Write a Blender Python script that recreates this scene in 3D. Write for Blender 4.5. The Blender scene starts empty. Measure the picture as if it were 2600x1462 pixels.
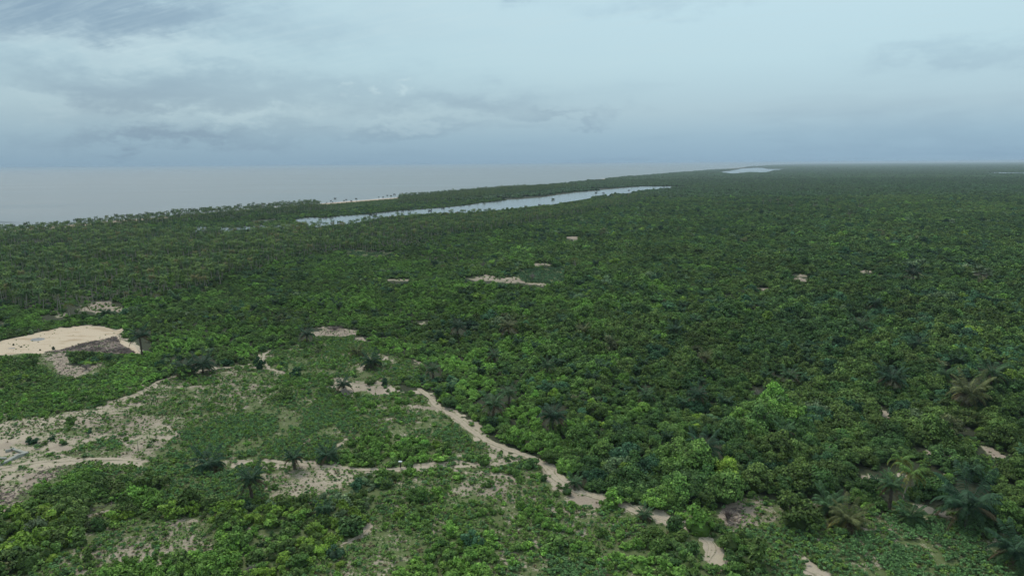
import bpy, math, random
import numpy as np
from mathutils import Matrix, Vector

random.seed(7)
RNG = np.random.default_rng(11)
SC = bpy.context.scene
COL = SC.collection

# ------------------------------------------------------------------ camera
H = 85.0                       # flying height in metres
F = 1757.0                     # focal length in photograph pixels (2600 wide)
PITCH, ROLL = math.radians(10.1), math.radians(0.42)
fw = np.array([0, math.cos(PITCH), -math.sin(PITCH)])
r0 = np.array([1.0, 0, 0]); u0 = np.array([0, math.sin(PITCH), math.cos(PITCH)])
rt = r0 * math.cos(ROLL) - u0 * math.sin(ROLL)
up = u0 * math.cos(ROLL) + r0 * math.sin(ROLL)
cd = bpy.data.cameras.new('camera'); cam = bpy.data.objects.new('camera', cd); COL.objects.link(cam)
cd.sensor_width = 36; cd.lens = 36 * F / 2600; cd.clip_start = 1; cd.clip_end = 200000
cam.matrix_world = Matrix(((rt[0], up[0], -fw[0], 0), (rt[1], up[1], -fw[1], 0), (rt[2], up[2], -fw[2], H), (0, 0, 0, 1)))
SC.camera = cam

# ------------------------------------------------------------------ node helper
def nd(nt, typ, **kw):
    n = nt.nodes.new(typ)
    for k, v in kw.items():
        if k == 'inp':
            for a, b in v.items():
                if hasattr(b, 'is_output'): nt.links.new(b, n.inputs[a])
                else: n.inputs[a].default_value = b
        else: setattr(n, k, v)
    return n
def mth(nt, op, a, b=None, c=None, clamp=False):
    n = nt.nodes.new('ShaderNodeMath'); n.operation = op; n.use_clamp = clamp
    for i, v in enumerate((a, b, c)):
        if v is None: continue
        if hasattr(v, 'is_output'): nt.links.new(v, n.inputs[i])
        else: n.inputs[i].default_value = v
    return n.outputs[0]
def vmth(nt, op, a, b=None):
    n = nt.nodes.new('ShaderNodeVectorMath'); n.operation = op
    for i, v in enumerate((a, b)):
        if v is None: continue
        if hasattr(v, 'is_output'): nt.links.new(v, n.inputs[i])
        else: n.inputs[i].default_value = v
    return n.outputs[0]
def mixc(nt, f, a, b, typ='MIX'):
    n = nt.nodes.new('ShaderNodeMix'); n.data_type = 'RGBA'; n.blend_type = typ
    for i, v in ((0, f), (6, a), (7, b)):
        if hasattr(v, 'is_output'): nt.links.new(v, n.inputs[i])
        elif i == 0: n.inputs[0].default_value = v
        else: n.inputs[i].default_value = (*v[:3], 1)
    return n.outputs[2]
def noise(nt, vec, scale, detail=3, rough=.5, dist=0):
    n = nt.nodes.new('ShaderNodeTexNoise'); n.inputs['Scale'].default_value = scale
    n.inputs['Detail'].default_value = detail; n.inputs['Roughness'].default_value = rough; n.inputs['Distortion'].default_value = dist
    nt.links.new(vec, n.inputs['Vector']); return n.outputs[0]
def ramp(nt, f, stops, interp='LINEAR'):
    n = nt.nodes.new('ShaderNodeValToRGB'); n.color_ramp.interpolation = interp
    e = n.color_ramp.elements
    while len(e) < len(stops): e.new(.5)
    for k, (p, c) in enumerate(stops):
        e[k].position = p; e[k].color = (*c, 1) if len(c) == 3 else c
    nt.links.new(f, n.inputs[0]); return n.outputs[0]
def sstep(nt, v, a, b):
    n = nt.nodes.new('ShaderNodeMapRange'); n.interpolation_type = 'SMOOTHSTEP'
    n.inputs[1].default_value = a; n.inputs[2].default_value = b
    nt.links.new(v, n.inputs[0]); return n.outputs[0]

# ------------------------------------------------------------------ sky, sun, exposure
SUN_EL, SUN_AZ = math.radians(52), math.radians(-35)     # azimuth from +Y towards +X
W = bpy.data.worlds.new('World'); SC.world = W; W.use_nodes = True
nt = W.node_tree; nt.nodes.clear()
sky = nd(nt, 'ShaderNodeTexSky', sky_type='NISHITA', sun_disc=False, sun_elevation=SUN_EL, sun_rotation=SUN_AZ, altitude=80, air_density=1.2, dust_density=2.5)
tc = nd(nt, 'ShaderNodeTexCoord').outputs['Generated']
sx = nd(nt, 'ShaderNodeSeparateXYZ', inp={0: tc}).outputs
el = mth(nt, 'ARCSINE', sx[2])                          # elevation, radians
eld = mth(nt, 'MULTIPLY', el, 57.2958)
azd = mth(nt, 'MULTIPLY', mth(nt, 'ARCTAN2', sx[0], sx[1]), 57.2958)
# cloud deck projected on a flat layer
zz = mth(nt, 'ADD', mth(nt, 'MAXIMUM', sx[2], 0), .09)
cp = nd(nt, 'ShaderNodeCombineXYZ', inp={0: mth(nt, 'DIVIDE', sx[0], zz), 1: mth(nt, 'DIVIDE', sx[1], zz)}).outputs[0]
n1 = noise(nt, cp, .55, 6, .55, .4)
cp2 = vmth(nt, 'ADD', cp, (31.7, 12.3, 0))
n2 = noise(nt, vmth(nt, 'MULTIPLY', cp2, (.5, 1.6, 1)), 1.1, 7, .62, .6)
cp3 = nd(nt, 'ShaderNodeVectorRotate', rotation_type='Z_AXIS', inp={'Vector': cp, 'Angle': .5}).outputs[0]
n3 = noise(nt, vmth(nt, 'MULTIPLY', cp3, (.7, 5, 1)), 3.2, 4, .6, .3)      # fine combed cirrus rows
n4 = noise(nt, vmth(nt, 'ADD', vmth(nt, 'MULTIPLY', cp, (1, 1.7, 1)), (7, 3, 5)), 1.5, 7, .6, .3)
base = ramp(nt, mth(nt, 'DIVIDE', eld, 90, clamp=True), [
    (0, (.235, .365, .480)), (.022, (.275, .42, .525)), (.045, (.36, .50, .575)), (.085, (.43, .60, .665)),
    (.15, (.475, .65, .715)), (.35, (.50, .635, .69)), (1, (.60, .69, .74))])
# brighter and a little mauve towards +X (the eastern, thinner part of the overcast)
side = sstep(nt, azd, -30, 30)
base = mixc(nt, mth(nt, 'MULTIPLY', side, .5), base, mixc(nt, 1, base, (1.34, 1.27, 1.25), 'MULTIPLY'))
nw1 = noise(nt, vmth(nt, 'MULTIPLY', tc, (6, 6, 13)), 1.5, 8, .66, .1); nw2 = noise(nt, vmth(nt, 'ADD', vmth(nt, 'MULTIPLY', tc, (7, 7, 17)), (9, 4, 2)), 1.5, 8, .64, .1)
wx = mth(nt, 'MULTIPLY', mth(nt, 'SUBTRACT', nw1, .5), 22)
wy = mth(nt, 'MULTIPLY', mth(nt, 'SUBTRACT', nw2, .5), 7)
def blob(a, e, ra, re, k):
    da = mth(nt, 'DIVIDE', mth(nt, 'SUBTRACT', mth(nt, 'ADD', azd, wx), a), ra)
    de = mth(nt, 'DIVIDE', mth(nt, 'SUBTRACT', mth(nt, 'ADD', eld, wy), e), re)
    q = mth(nt, 'ADD', mth(nt, 'MULTIPLY', da, da), mth(nt, 'MULTIPLY', de, de))
    return mth(nt, 'MULTIPLY', mth(nt, 'EXPONENT', mth(nt, 'MULTIPLY', q, -1)), k)
dark = blob(-35, 10.2, 14, 2.0, 1.9)
for b in ((-30, 6, 9, 1.2, .5), (-27, 4.8, 9, 1.0, .5), (-16, 6.2, 9, 1.1, .4), (-26, 2.0, 6.5, .6, .75), (-3, 4.8, 8, 1.0, .55), (5.5, 3.9, 3.5, .4, .5), (0, 12.9, 4, .7, .7),
          (12, 12, 4, .8, .4), (32, 7.2, 5, .8, .4), (-10, 2.6, 12, .5, .3), (31, 2.2, 8, 1.2, .25)):
    dark = mth(nt, 'ADD', dark, blob(*b))
dark = mth(nt, 'ADD', dark, mth(nt, 'MULTIPLY', mth(nt, 'SUBTRACT', sstep(nt, n1, .45, .8), .1), .35))
lite = blob(-29, 8.3, 6, 1.0, .95)
for b in ((-23, 7.7, 5, .8, .6), (-34, 4.1, 4, .5, .5), (-22, 3.7, 4, .55, .8), (-19, 4.2, 2.5, .5, .5), (-12.1, 5.9, .8, .42, 1.1), (-8.2, 6.0, .8, .4, 1.2), (-4, 10.8, 9, 1.2, .5), (-8, 3.3, 7, .4, .4), (6, 8, 10, 1.6, .3)):
    lite = mth(nt, 'ADD', lite, blob(*b))
lite = mth(nt, 'ADD', lite, mth(nt, 'MULTIPLY', sstep(nt, n3, .42, .75), mth(nt, 'MULTIPLY', sstep(nt, eld, 5, 10), .55)))
lowfade = sstep(nt, eld, .3, 3)
lite = mth(nt, 'MULTIPLY', lite, lowfade)
tex = mth(nt, 'ADD', .62, mth(nt, 'MULTIPLY', nw1, .76))
col = mixc(nt, mth(nt, 'MULTIPLY', mth(nt, 'MULTIPLY', dark, tex), .95, clamp=True), base, mixc(nt, 1, base, (.66, .69, .765), 'MULTIPLY'))
col = mixc(nt, mth(nt, 'MULTIPLY', mth(nt, 'MULTIPLY', blob(-36, 10.8, 13, 2.1, 1.2), tex), .8, clamp=True), col, mixc(nt, 1, col, (.72, .77, .83), 'MULTIPLY'))
col = mixc(nt, mth(nt, 'MULTIPLY', mth(nt, 'MULTIPLY', lite, tex), .5, clamp=True), col, (.53, .675, .72))
col = mixc(nt, 1, col, (7.95, 8.2, 8.3), 'MULTIPLY')
mx = mixc(nt, .93, sky.outputs[0], col)
bg = nd(nt, 'ShaderNodeBackground', inp={0: mx, 1: .1})
wo = nd(nt, 'ShaderNodeOutputWorld', inp={0: bg.outputs[0]})
W.cycles.sampling_method = 'MANUAL'; W.cycles.sample_map_resolution = 512

sd = bpy.data.lights.new('sun', 'SUN'); sun = bpy.data.objects.new('sun', sd); COL.objects.link(sun)
sd.energy = 1.5; sd.angle = math.radians(14); sd.color = (1, .965, .91)
sun.rotation_euler = Vector((-math.sin(SUN_AZ) * math.cos(SUN_EL), -math.cos(SUN_AZ) * math.cos(SUN_EL), -math.sin(SUN_EL))).to_track_quat('-Z', 'Y').to_euler()
SC.view_settings.view_transform = 'Standard'; SC.view_settings.look = 'None'
SC.view_settings.exposure = 0.34; SC.view_settings.gamma = 1; SC.view_settings.use_curve_mapping = False
cy = SC.cycles
cy.max_bounces = 4; cy.diffuse_bounces = 2; cy.glossy_bounces = 2; cy.transmission_bounces = 1; cy.volume_bounces = 0; cy.transparent_max_bounces = 4
cy.use_denoising = True
cy.use_adaptive_sampling = True; cy.adaptive_threshold = 0.02
cy.caustics_reflective = False; cy.caustics_refractive = False

# ------------------------------------------------------------------ picture <-> ground
def unproj(px, py, z=0.0):
    px = np.asarray(px, float); py = np.asarray(py, float)
    d = fw[None] * F + rt[None] * (px.reshape(-1, 1) - 1300) - up[None] * (py.reshape(-1, 1) - 731)
    t = (H - z) / -d[:, 2]
    return d[:, :2] * t[:, None]
def proj(P):
    v = np.asarray(P, float) - np.array([0, 0, H])
    zc = v @ fw
    return 1300 + F * (v @ rt) / zc, 731 - F * (v @ up) / zc
def at(px, py): return tuple(unproj([px], [py])[0])

def new_obj(name, data, parent=None):
    o = bpy.data.objects.new(name, data); COL.objects.link(o)
    if parent: o.parent = parent
    return o
def tag(o, label=None, cat=None, group=None, kind=None):
    if label: o['label'] = label
    if cat: o['category'] = cat
    if group: o['group'] = group
    if kind: o['kind'] = kind
    return o
def mesh_np(name, V, Fq, mats, attrs=None, mi=None, smooth=False):
    """V (n,3); Fq (m,4) ints with -1 in the last column for triangles"""
    V = np.asarray(V, np.float32); Fq = np.asarray(Fq, np.int32)
    m = bpy.data.meshes.new(name)
    tri = Fq[:, 3] < 0
    tot = np.where(tri, 3, 4); st = np.concatenate([[0], np.cumsum(tot)[:-1]])
    flat = Fq.reshape(-1); flat = flat[flat >= 0]
    m.vertices.add(len(V)); m.vertices.foreach_set('co', V.reshape(-1))
    m.loops.add(len(flat)); m.loops.foreach_set('vertex_index', flat)
    m.polygons.add(len(Fq)); m.polygons.foreach_set('loop_start', st.astype(np.int32))
    if mi is not None: m.polygons.foreach_set('material_index', np.asarray(mi, np.int32))
    m.polygons.foreach_set('use_smooth', np.full(len(Fq), smooth))
    for mt in mats: m.materials.append(mt)
    for k, a in (attrs or {}).items():
        a = np.asarray(a, np.float32)
        if a.ndim == 1:
            at_ = m.attributes.new(k, 'FLOAT', 'POINT'); at_.data.foreach_set('value', a)
        else:
            at_ = m.attributes.new(k, 'FLOAT_VECTOR', 'POINT'); at_.data.foreach_set('vector', a.reshape(-1))
    m.update(calc_edges=True); m.validate()
    return m

# value noise in numpy
_perm = RNG.random((256, 256))
def vnoise(x, y, s):
    x = np.asarray(x) / s; y = np.asarray(y) / s
    xi = np.floor(x).astype(int); yi = np.floor(y).astype(int); fx = x - xi; fy = y - yi
    fx = fx * fx * (3 - 2 * fx); fy = fy * fy * (3 - 2 * fy)
    g = lambda a, b: _perm[a % 256, b % 256]
    return (g(xi, yi) * (1 - fx) + g(xi + 1, yi) * fx) * (1 - fy) + (g(xi, yi + 1) * (1 - fx) + g(xi + 1, yi + 1) * fx) * fy
def fbm(x, y, s): return .5 * vnoise(x, y, s) + .3 * vnoise(x + 91, y + 17, s * .47) + .2 * vnoise(x + 33, y + 71, s * .21)

# ------------------------------------------------------------------ land-cover plan (outlines on the ground, given as sight lines)
FOREST, WATER, SEA, SAND, TRACK, SPARSE, GRASSY, SCRUB, CROP, COCO, BUSHY, BARE, FIELD, BELT, CROPD, SANDP = range(16)
X0, Y0, RW, RH = -400, 400, 3400, 1500
LAB = np.zeros((RH, RW), np.uint8)
def fill(poly, code):
    P = np.asarray(poly, float); x = P[:, 0] - X0; y = P[:, 1] - Y0
    a, b = max(int(x.min()), 0), min(int(x.max()) + 2, RW); c, d = max(int(y.min()), 0), min(int(y.max()) + 2, RH)
    if a >= b or c >= d: return
    yy = np.arange(c, d) + .5; xx = np.arange(a, b) + .5
    ins = np.zeros((d - c, b - a), bool)
    for i in range(len(P)):
        x1, y1, x2, y2 = x[i - 1], y[i - 1], x[i], y[i]
        if y1 == y2: continue
        rows = (yy >= min(y1, y2)) & (yy < max(y1, y2))
        xc = x1 + (yy[rows] - y1) / (y2 - y1) * (x2 - x1)
        ins[rows] ^= xx[None, :] < xc[:, None]
    LAB[c:d, a:b][ins] = code
def look(px, py):
    i = np.clip((py - Y0).astype(int), 0, RH - 1); j = np.clip((px - X0).astype(int), 0, RW - 1)
    return LAB[i, j]

COAST = [(-400, 618), (0, 585), (160, 573), (280, 562), (430, 549), (620, 533), (815, 517), (1010, 502), (1180, 488), (1310, 477), (1418, 467), (1560, 451), (1700, 440), (1793, 433), (1869, 427), (1905, 423), (1950, 420), (2005, 417.5), (2040, 416)]
fill([(-400, 400)] + COAST + [(2060, 400)], SEA)
PLANT = [(-400, 625), (0, 590), (480, 587), (780, 582), (1000, 562), (1300, 545), (1500, 520), (1660, 494), (1600, 520), (1420, 556), (1150, 606), (1000, 642), (880, 636), (700, 668), (520, 738), (330, 770), (200, 812), (0, 778), (-400, 800)]
fill(PLANT, COCO)
fill([c for c in COAST[:13]] + [(1700, 452), (1560, 466), (1300, 497), (1100, 515), (900, 528), (700, 548), (480, 566), (300, 583), (0, 596), (-400, 630)], BELT)
fill([(-400, 616), (0, 584), (160, 572), (280, 561), (430, 548), (430, 552), (280, 566.5), (160, 578), (0, 590.5), (-400, 622)], SAND)
fill([(808, 518), (1010, 502), (1012, 504.5), (812, 521)], SAND)
fill([(812, 521), (1012, 504.5), (1014, 509), (960, 520), (890, 529), (828, 533)], FIELD)
LAG1 = [(748, 558), (787, 552), (821, 553), (870, 548), (890, 548), (938, 543), (1005, 536), (1106, 529), (1171, 523), (1225, 515), (1289, 508), (1370, 502), (1455, 490), (1529, 483), (1600, 476), (1640, 473), (1700, 473.5), (1725, 475), (1700, 478), (1640, 485), (1520, 500), (1400, 520), (1290, 531), (1190, 540), (1110, 541), (1060, 544), (985, 550), (930, 560), (900, 567), (850, 571), (812, 577), (780, 576)]
LAG2 = [(1829, 437), (1850, 434.5), (1873, 431), (1882, 428.5), (1927, 425.8), (1935, 424.6), (1965, 424.5), (1968, 426.5), (1992, 427), (1991, 430), (1975, 432.5), (1960, 433.5), (1950, 437), (1937, 440), (1915, 438), (1877, 438.5), (1873, 441.5), (1858, 442.5), (1845, 440)]
LAG3 = [(1976, 421), (2002, 418.6), (2025, 418), (2028, 421), (2017, 423.5), (2000, 421.5)]
LAG4 = [(2080, 423), (2106, 424), (2106, 427.5), (2093, 427), (2078, 424.5)]
LAG5 = [(2505, 437.5), (2560, 438.5), (2700, 440), (2700, 444), (2540, 441.5)]
SWAMP = [(470, 575), (560, 566), (700, 560), (748, 556), (760, 582), (640, 590), (500, 590)]
for q in ([(495, 576), (522, 575), (524, 583), (497, 584)], [(560, 577), (640, 575), (700, 571), (760, 568), (760, 573), (700, 577), (640, 581), (560, 583)], [(640, 560), (700, 556), (700, 559), (640, 563)]): fill(q, WATER)
for L in (LAG1, LAG2, LAG3, LAG4, LAG5): fill(L, WATER)
# open country in the lower left
fill([(-400, 1010), (100, 980), (330, 905), (380, 985), (460, 955), (640, 925), (670, 890), (760, 870), (900, 860), (960, 900), (1000, 900), (1050, 930), (1000, 985), (1090, 1010), (1180, 1070), (1250, 1115), (1330, 1150), (1380, 1165), (1440, 1235), (1540, 1262), (1660, 1310), (1860, 1300), (1900, 1245), (2180, 1300), (2330, 1262), (2480, 1320), (2700, 1390), (3000, 1900), (-400, 1900)], SCRUB)
fill([(-400, 900), (0, 905), (100, 905), (150, 960), (280, 940), (380, 960), (300, 1010), (160, 1040), (-400, 1110)], SCRUB)
fill([(-400, 1110), (0, 1078), (160, 1043), (300, 1018), (430, 1060), (445, 1105), (375, 1160), (250, 1168), (140, 1180), (90, 1240), (0, 1290), (-400, 1320)], SPARSE)
fill([(300, 1012), (375, 985), (460, 955), (560, 938), (715, 948), (730, 1000), (620, 1040), (520, 1070), (440, 1110), (400, 1055)], GRASSY)
fill([(150, 1140), (300, 1110), (330, 1140), (250, 1152), (180, 1158)], CROP)
fill([(380, 1172), (640, 1180), (690, 1200), (670, 1270), (560, 1280), (420, 1250), (350, 1210)], CROP)
fill([(430, 1120), (560, 1062), (700, 1012), (840, 1003), (870, 1050), (1000, 1055), (1150, 1065), (1240, 1118), (1245, 1150), (1150, 1165), (1100, 1125), (930, 1095), (860, 1130), (845, 1175), (700, 1165), (540, 1170), (440, 1168), (400, 1160)], CROP)
fill([(1150, 1080), (1230, 1120), (1250, 1150), (1200, 1170), (1100, 1120), (1040, 1080)], CROP)
fill([(670, 1195), (760, 1182), (900, 1198), (960, 1200), (900, 1235), (820, 1262), (740, 1278), (670, 1275)], SPARSE)
fill([(1030, 1200), (1120, 1205), (1260, 1215), (1330, 1240), (1310, 1285), (1180, 1282), (1080, 1255), (1010, 1235)], GRASSY)
fill([(1190, 1230), (1280, 1240), (1290, 1275), (1200, 1268), (1130, 1250)], SPARSE)
fill([(850, 1178), (862, 1140), (930, 1100), (1010, 1120), (1100, 1130), (1145, 1150), (1135, 1172), (1050, 1176), (1000, 1190), (920, 1192)], BUSHY)
fill([(80, 1270), (110, 1215), (200, 1195), (340, 1215), (430, 1265), (560, 1290), (480, 1310), (320, 1330), (250, 1370), (160, 1420), (60, 1500), (-400, 1700), (-400, 1330)], BUSHY)
fill([(560, 1300), (680, 1290), (820, 1300), (930, 1210), (1010, 1215), (960, 1290), (920, 1340), (860, 1390), (830, 1430), (700, 1480), (500, 1700), (200, 1700), (300, 1470), (420, 1420), (560, 1390)], BUSHY)
fill([(1000, 1440), (1090, 1400), (1140, 1350), (1250, 1370), (1270, 1420), (1200, 1500), (1150, 1700), (900, 1700)], BUSHY)
fill([(1590, 1470), (1640, 1330), (1750, 1310), (1830, 1360), (1790, 1420), (1780, 1700), (1560, 1700)], BUSHY)
fill([(1800, 1450), (1850, 1390), (1960, 1410), (2020, 1500), (2000, 1700), (1800, 1700)], BUSHY)
fill([(250, 1340), (400, 1310), (560, 1320), (540, 1400), (420, 1440), (300, 1400)], GRASSY)
fill([(800, 1440), (930, 1360), (1060, 1370), (1100, 1390), (980, 1450), (900, 1500), (780, 1490)], GRASSY)
fill([(1400, 1290), (1500, 1290), (1580, 1310), (1500, 1360), (1420, 1370)], GRASSY)
fill([(1270, 1500), (1290, 1425), (1400, 1408), (1530, 1425), (1570, 1470), (1580, 1600), (1260, 1600)], CROPD)
fill([(2180, 1330), (2250, 1295), (2340, 1290), (2460, 1330), (2700, 1400), (2900, 1700), (2300, 1700), (2150, 1470), (2080, 1400)], CROPD)
fill([(1880, 1360), (1960, 1350), (2080, 1360), (2180, 1462), (2250, 1600), (2060, 1600), (1940, 1420)], CROP)
fill([(1895, 1248), (1935, 1258), (1965, 1290), (2000, 1320), (1960, 1350), (1880, 1360), (1850, 1345), (1830, 1320), (1868, 1275)], SPARSE)
# clearings
LOT = [(-400, 940), (-400, 905), (0, 866), (40, 857), (75, 851), (110, 841), (150, 834), (190, 829), (235, 826), (258, 828), (280, 834), (294, 840), (312, 833), (310, 841), (299, 850), (303, 860), (325, 871), (341, 877), (347, 888), (357, 898), (345, 897), (325, 884), (306, 872), (296, 853), (270, 860), (235, 867), (205, 874), (180, 881), (150, 888), (112, 893), (108, 898), (60, 896), (0, 902)]
DEBRIS = [(296, 853), (306, 872), (325, 884), (345, 897), (300, 897), (240, 892), (180, 890), (140, 894), (112, 895), (150, 888), (180, 881), (205, 874), (235, 867), (270, 860)]
SANDS = {
 'sandy_clearing': [LOT, [(848, 962), (890, 961), (935, 965), (960, 970), (1000, 979), (1028, 985), (1030, 993), (1000, 990), (975, 998), (950, 1002), (920, 990), (885, 1001), (868, 985), (850, 975)],
   [(1022, 1032), (1080, 1030), (1108, 1022), (1150, 1050), (1120, 1048), (1075, 1045), (1050, 1042)],
   [(1036, 821), (1060, 814), (1088, 814), (1082, 821), (1040, 826)],
   [(1372, 1200), (1395, 1215), (1440, 1245), (1520, 1262), (1500, 1278), (1440, 1270), (1400, 1252)],
   [(2418, 1090), (2445, 1098), (2470, 1108), (2487, 1092), (2480, 1079), (2463, 1082), (2455, 1094)],
   [(2232, 1035), (2246, 1037), (2252, 1055), (2258, 1072), (2242, 1068), (2234, 1052)],
   [(2175, 1190), (2190, 1187), (2205, 1195), (2226, 1205), (2215, 1214), (2195, 1208), (2178, 1206)],
   [(2245, 1182), (2282, 1176), (2282, 1198), (2252, 1195)],
   [(2338, 1131), (2362, 1132), (2397, 1152), (2392, 1158), (2360, 1147), (2338, 1143)],
   [(2485, 1133), (2505, 1132), (2525, 1145), (2563, 1152), (2567, 1163), (2530, 1162), (2490, 1146)],
   [(2364, 1184), (2389, 1185), (2386, 1199), (2368, 1197)],
   [(2308, 1270), (2338, 1270), (2372, 1285), (2412, 1310), (2402, 1316), (2370, 1309), (2338, 1292)],
   [(205, 775), (250, 770), (310, 773), (305, 795), (262, 790), (225, 800), (200, 792)], [(108, 800), (160, 800), (158, 812), (115, 812)],
   [(1182, 704), (1232, 699), (1268, 706), (1312, 700), (1322, 714), (1382, 722), (1376, 729), (1320, 721), (1240, 716), (1185, 713)],
   [(1356, 667), (1400, 669), (1396, 675), (1360, 674)], [(983, 709), (1036, 708), (1034, 717), (990, 716)],
   [(1440, 602), (1466, 603), (1466, 611), (1442, 608)], [(2010, 697), (2046, 696), (2045, 705), (2014, 705)], [(2184, 686), (2220, 687), (2217, 693), (2186, 693)],
   [(1918, 730), (1952, 729), (1950, 739), (1922, 738)], [(1846, 748), (1862, 750), (1858, 757), (1848, 757)], [(2020, 442), (2048, 442), (2046, 444.5), (2022, 444.5)], [(1900, 466), (1962, 466), (1958, 470), (1902, 470)],
   [(2460, 482), (2540, 484), (2600, 490), (2600, 496), (2500, 490)], [(905, 930), (912, 922), (918, 935), (912, 958), (905, 955)], [(1045, 915), (1065, 918), (1062, 930), (1048, 928)],
   [(965, 902), (1000, 905), (996, 912), (968, 910)], [(0, 818), (14, 818), (14, 823), (0, 824)], [(10, 1112), (90, 1100), (110, 1118), (60, 1132), (0, 1130)], [(130, 1130), (200, 1128), (180, 1142), (145, 1144)]],
 'bare_brown_soil': [[(112, 898), (165, 898), (168, 910), (182, 925), (215, 929), (262, 922), (266, 931), (230, 942), (200, 956), (140, 952), (128, 936), (104, 925), (96, 915)],
   [(796, 832), (850, 830), (905, 836), (900, 848), (860, 853), (800, 850)], [(2012, 705), (2056, 708), (2054, 716), (2018, 713)], [(905, 853), (936, 856), (932, 866), (900, 862)],
   [(90, 1188), (200, 1178), (150, 1205), (120, 1225), (85, 1222)], [(0, 1235), (85, 1232), (60, 1270), (0, 1285)], [(232, 1290), (300, 1268), (290, 1282), (236, 1298)],
   [(1846, 1290), (1890, 1285), (1900, 1320), (1860, 1345), (1838, 1330)]]}
for P in SANDS['sandy_clearing'][1:]: fill(P, SANDP)
fill(LOT, SAND)
for P in SANDS['bare_brown_soil']: fill(P, BARE)
fill([(1240, 1128), (1300, 1142), (1330, 1158), (1300, 1185), (1262, 1190), (1245, 1165)], SPARSE)
fill(DEBRIS, BARE)
fill([(1306, 704), (1330, 690), (1430, 676), (1436, 715), (1385, 724), (1330, 716)], FIELD)
fill([(880, 634), (1000, 640), (960, 650), (885, 648)], FIELD)
fill([(2226, 698), (2345, 696), (2420, 708), (2330, 708), (2230, 704)], FIELD)
fill([(885, 952), (912, 945), (950, 950), (952, 962), (890, 960)], FIELD)
fill([(1160, 1172), (1220, 1168), (1262, 1185), (1250, 1198), (1170, 1196)], FIELD)
# tracks: centre lines as sight lines, widths in metres
TRACKS = [([(-200, 1215), (0, 1187), (60, 1177), (110, 1171), (170, 1168), (230, 1164), (300, 1164), (378, 1171)], 1.7), ([(604, 1171), (642, 1170)], 1.2), ([(668, 1167), (720, 1174), (770, 1178), (830, 1183), (890, 1190), (950, 1193), (1000, 1192), (1035, 1185), (1065, 1181)], 1.7), ([(1150, 1194), (1215, 1203), (1270, 1208), (1310, 1214)], .5),
  ([(1065, 1181), (1110, 1176), (1160, 1171), (1220, 1180), (1280, 1180), (1320, 1165)], .9),
  ([(1060, 985), (1084, 1003), (1102, 1020), (1114, 1036), (1142, 1048), (1166, 1064), (1190, 1086), (1212, 1104), (1242, 1121), (1275, 1134), (1312, 1147), (1352, 1160), (1378, 1176), (1402, 1206), (1430, 1230), (1475, 1250), (1535, 1268), (1590, 1288), (1645, 1311), (1705, 1332), (1745, 1348)], 2.5), ([(1775, 1360), (1812, 1373), (1808, 1395), (1800, 1412), (1797, 1425)], 2.2), ([(2045, 1444), (2080, 1462), (2130, 1490)], 2.4),
  ([(373, 987), (400, 968), (453, 953)], .8), ([(500, 946), (545, 934), (600, 932), (650, 934), (690, 938), (722, 948)], 1.2),
  ([(682, 936), (668, 915), (672, 898), (690, 888)], 1.2),
  ([(855, 1140), (862, 1122), (885, 1114)], .9),
  ([(270, 1022), (330, 1008), (373, 987)], 1.0),
  ([(862, 1385), (900, 1372), (925, 1350), (940, 1335)], 1.1), ([(1084, 1003), (1102, 1020)], .8)]
def ribbon(pts, w):
    P = unproj(*zip(*pts)); out = [P[0]]
    for a, b in zip(P[:-1], P[1:]):                       # subdivide to about 1.5 m
        n = max(1, int(np.linalg.norm(b - a) / 1.5))
        for k in range(1, n + 1): out.append(a + (b - a) * k / n)
    P = np.array(out); 
    for _ in range(3): P[1:-1] = .25 * P[:-2] + .5 * P[1:-1] + .25 * P[2:]
    T = np.gradient(P, axis=0); T /= np.linalg.norm(T, axis=1)[:, None] + 1e-9
    N = np.stack([-T[:, 1], T[:, 0]], 1)
    j1 = (vnoise(P[:, 0], P[:, 1], 3.1) - .5) * w * .5 + RNG.normal(0, .10, len(P)); j2 = (vnoise(P[:, 0] + 50, P[:, 1], 2.7) - .5) * w * .5 + RNG.normal(0, .10, len(P))
    return P, P + N * (w / 2 + j1)[:, None], P - N * (w / 2 + j2)[:, None]
TR = []
for pts, w in TRACKS:
    c, a, b = ribbon(pts, w); TR.append((c, a, b))
    q = np.concatenate([a, b[::-1]]); x, y = proj(np.c_[q, np.zeros(len(q))]); fill(np.c_[x, y], TRACK)

def warped(x, y):
    """land cover with ragged borders: the outlines are pushed about by noise a few metres wide"""
    d = np.hypot(x, y); k = 2.2 + d * .008; u = (fbm(x + 311, y + 57, 9) - .5) * 2 + (fbm(x + 11, y + 570, 31) - .5) * 2; v = (fbm(x + 71, y + 911, 9) - .5) * 2 + (fbm(x + 171, y + 91, 31) - .5) * 2
    px, py = proj(np.c_[x + u * k, y + v * k * 1.6, np.zeros(len(x))]); a = look(px, np.where(py < 414, 414, py)); return np.where((a == WATER) | (a == SEA), FOREST, a)

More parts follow.
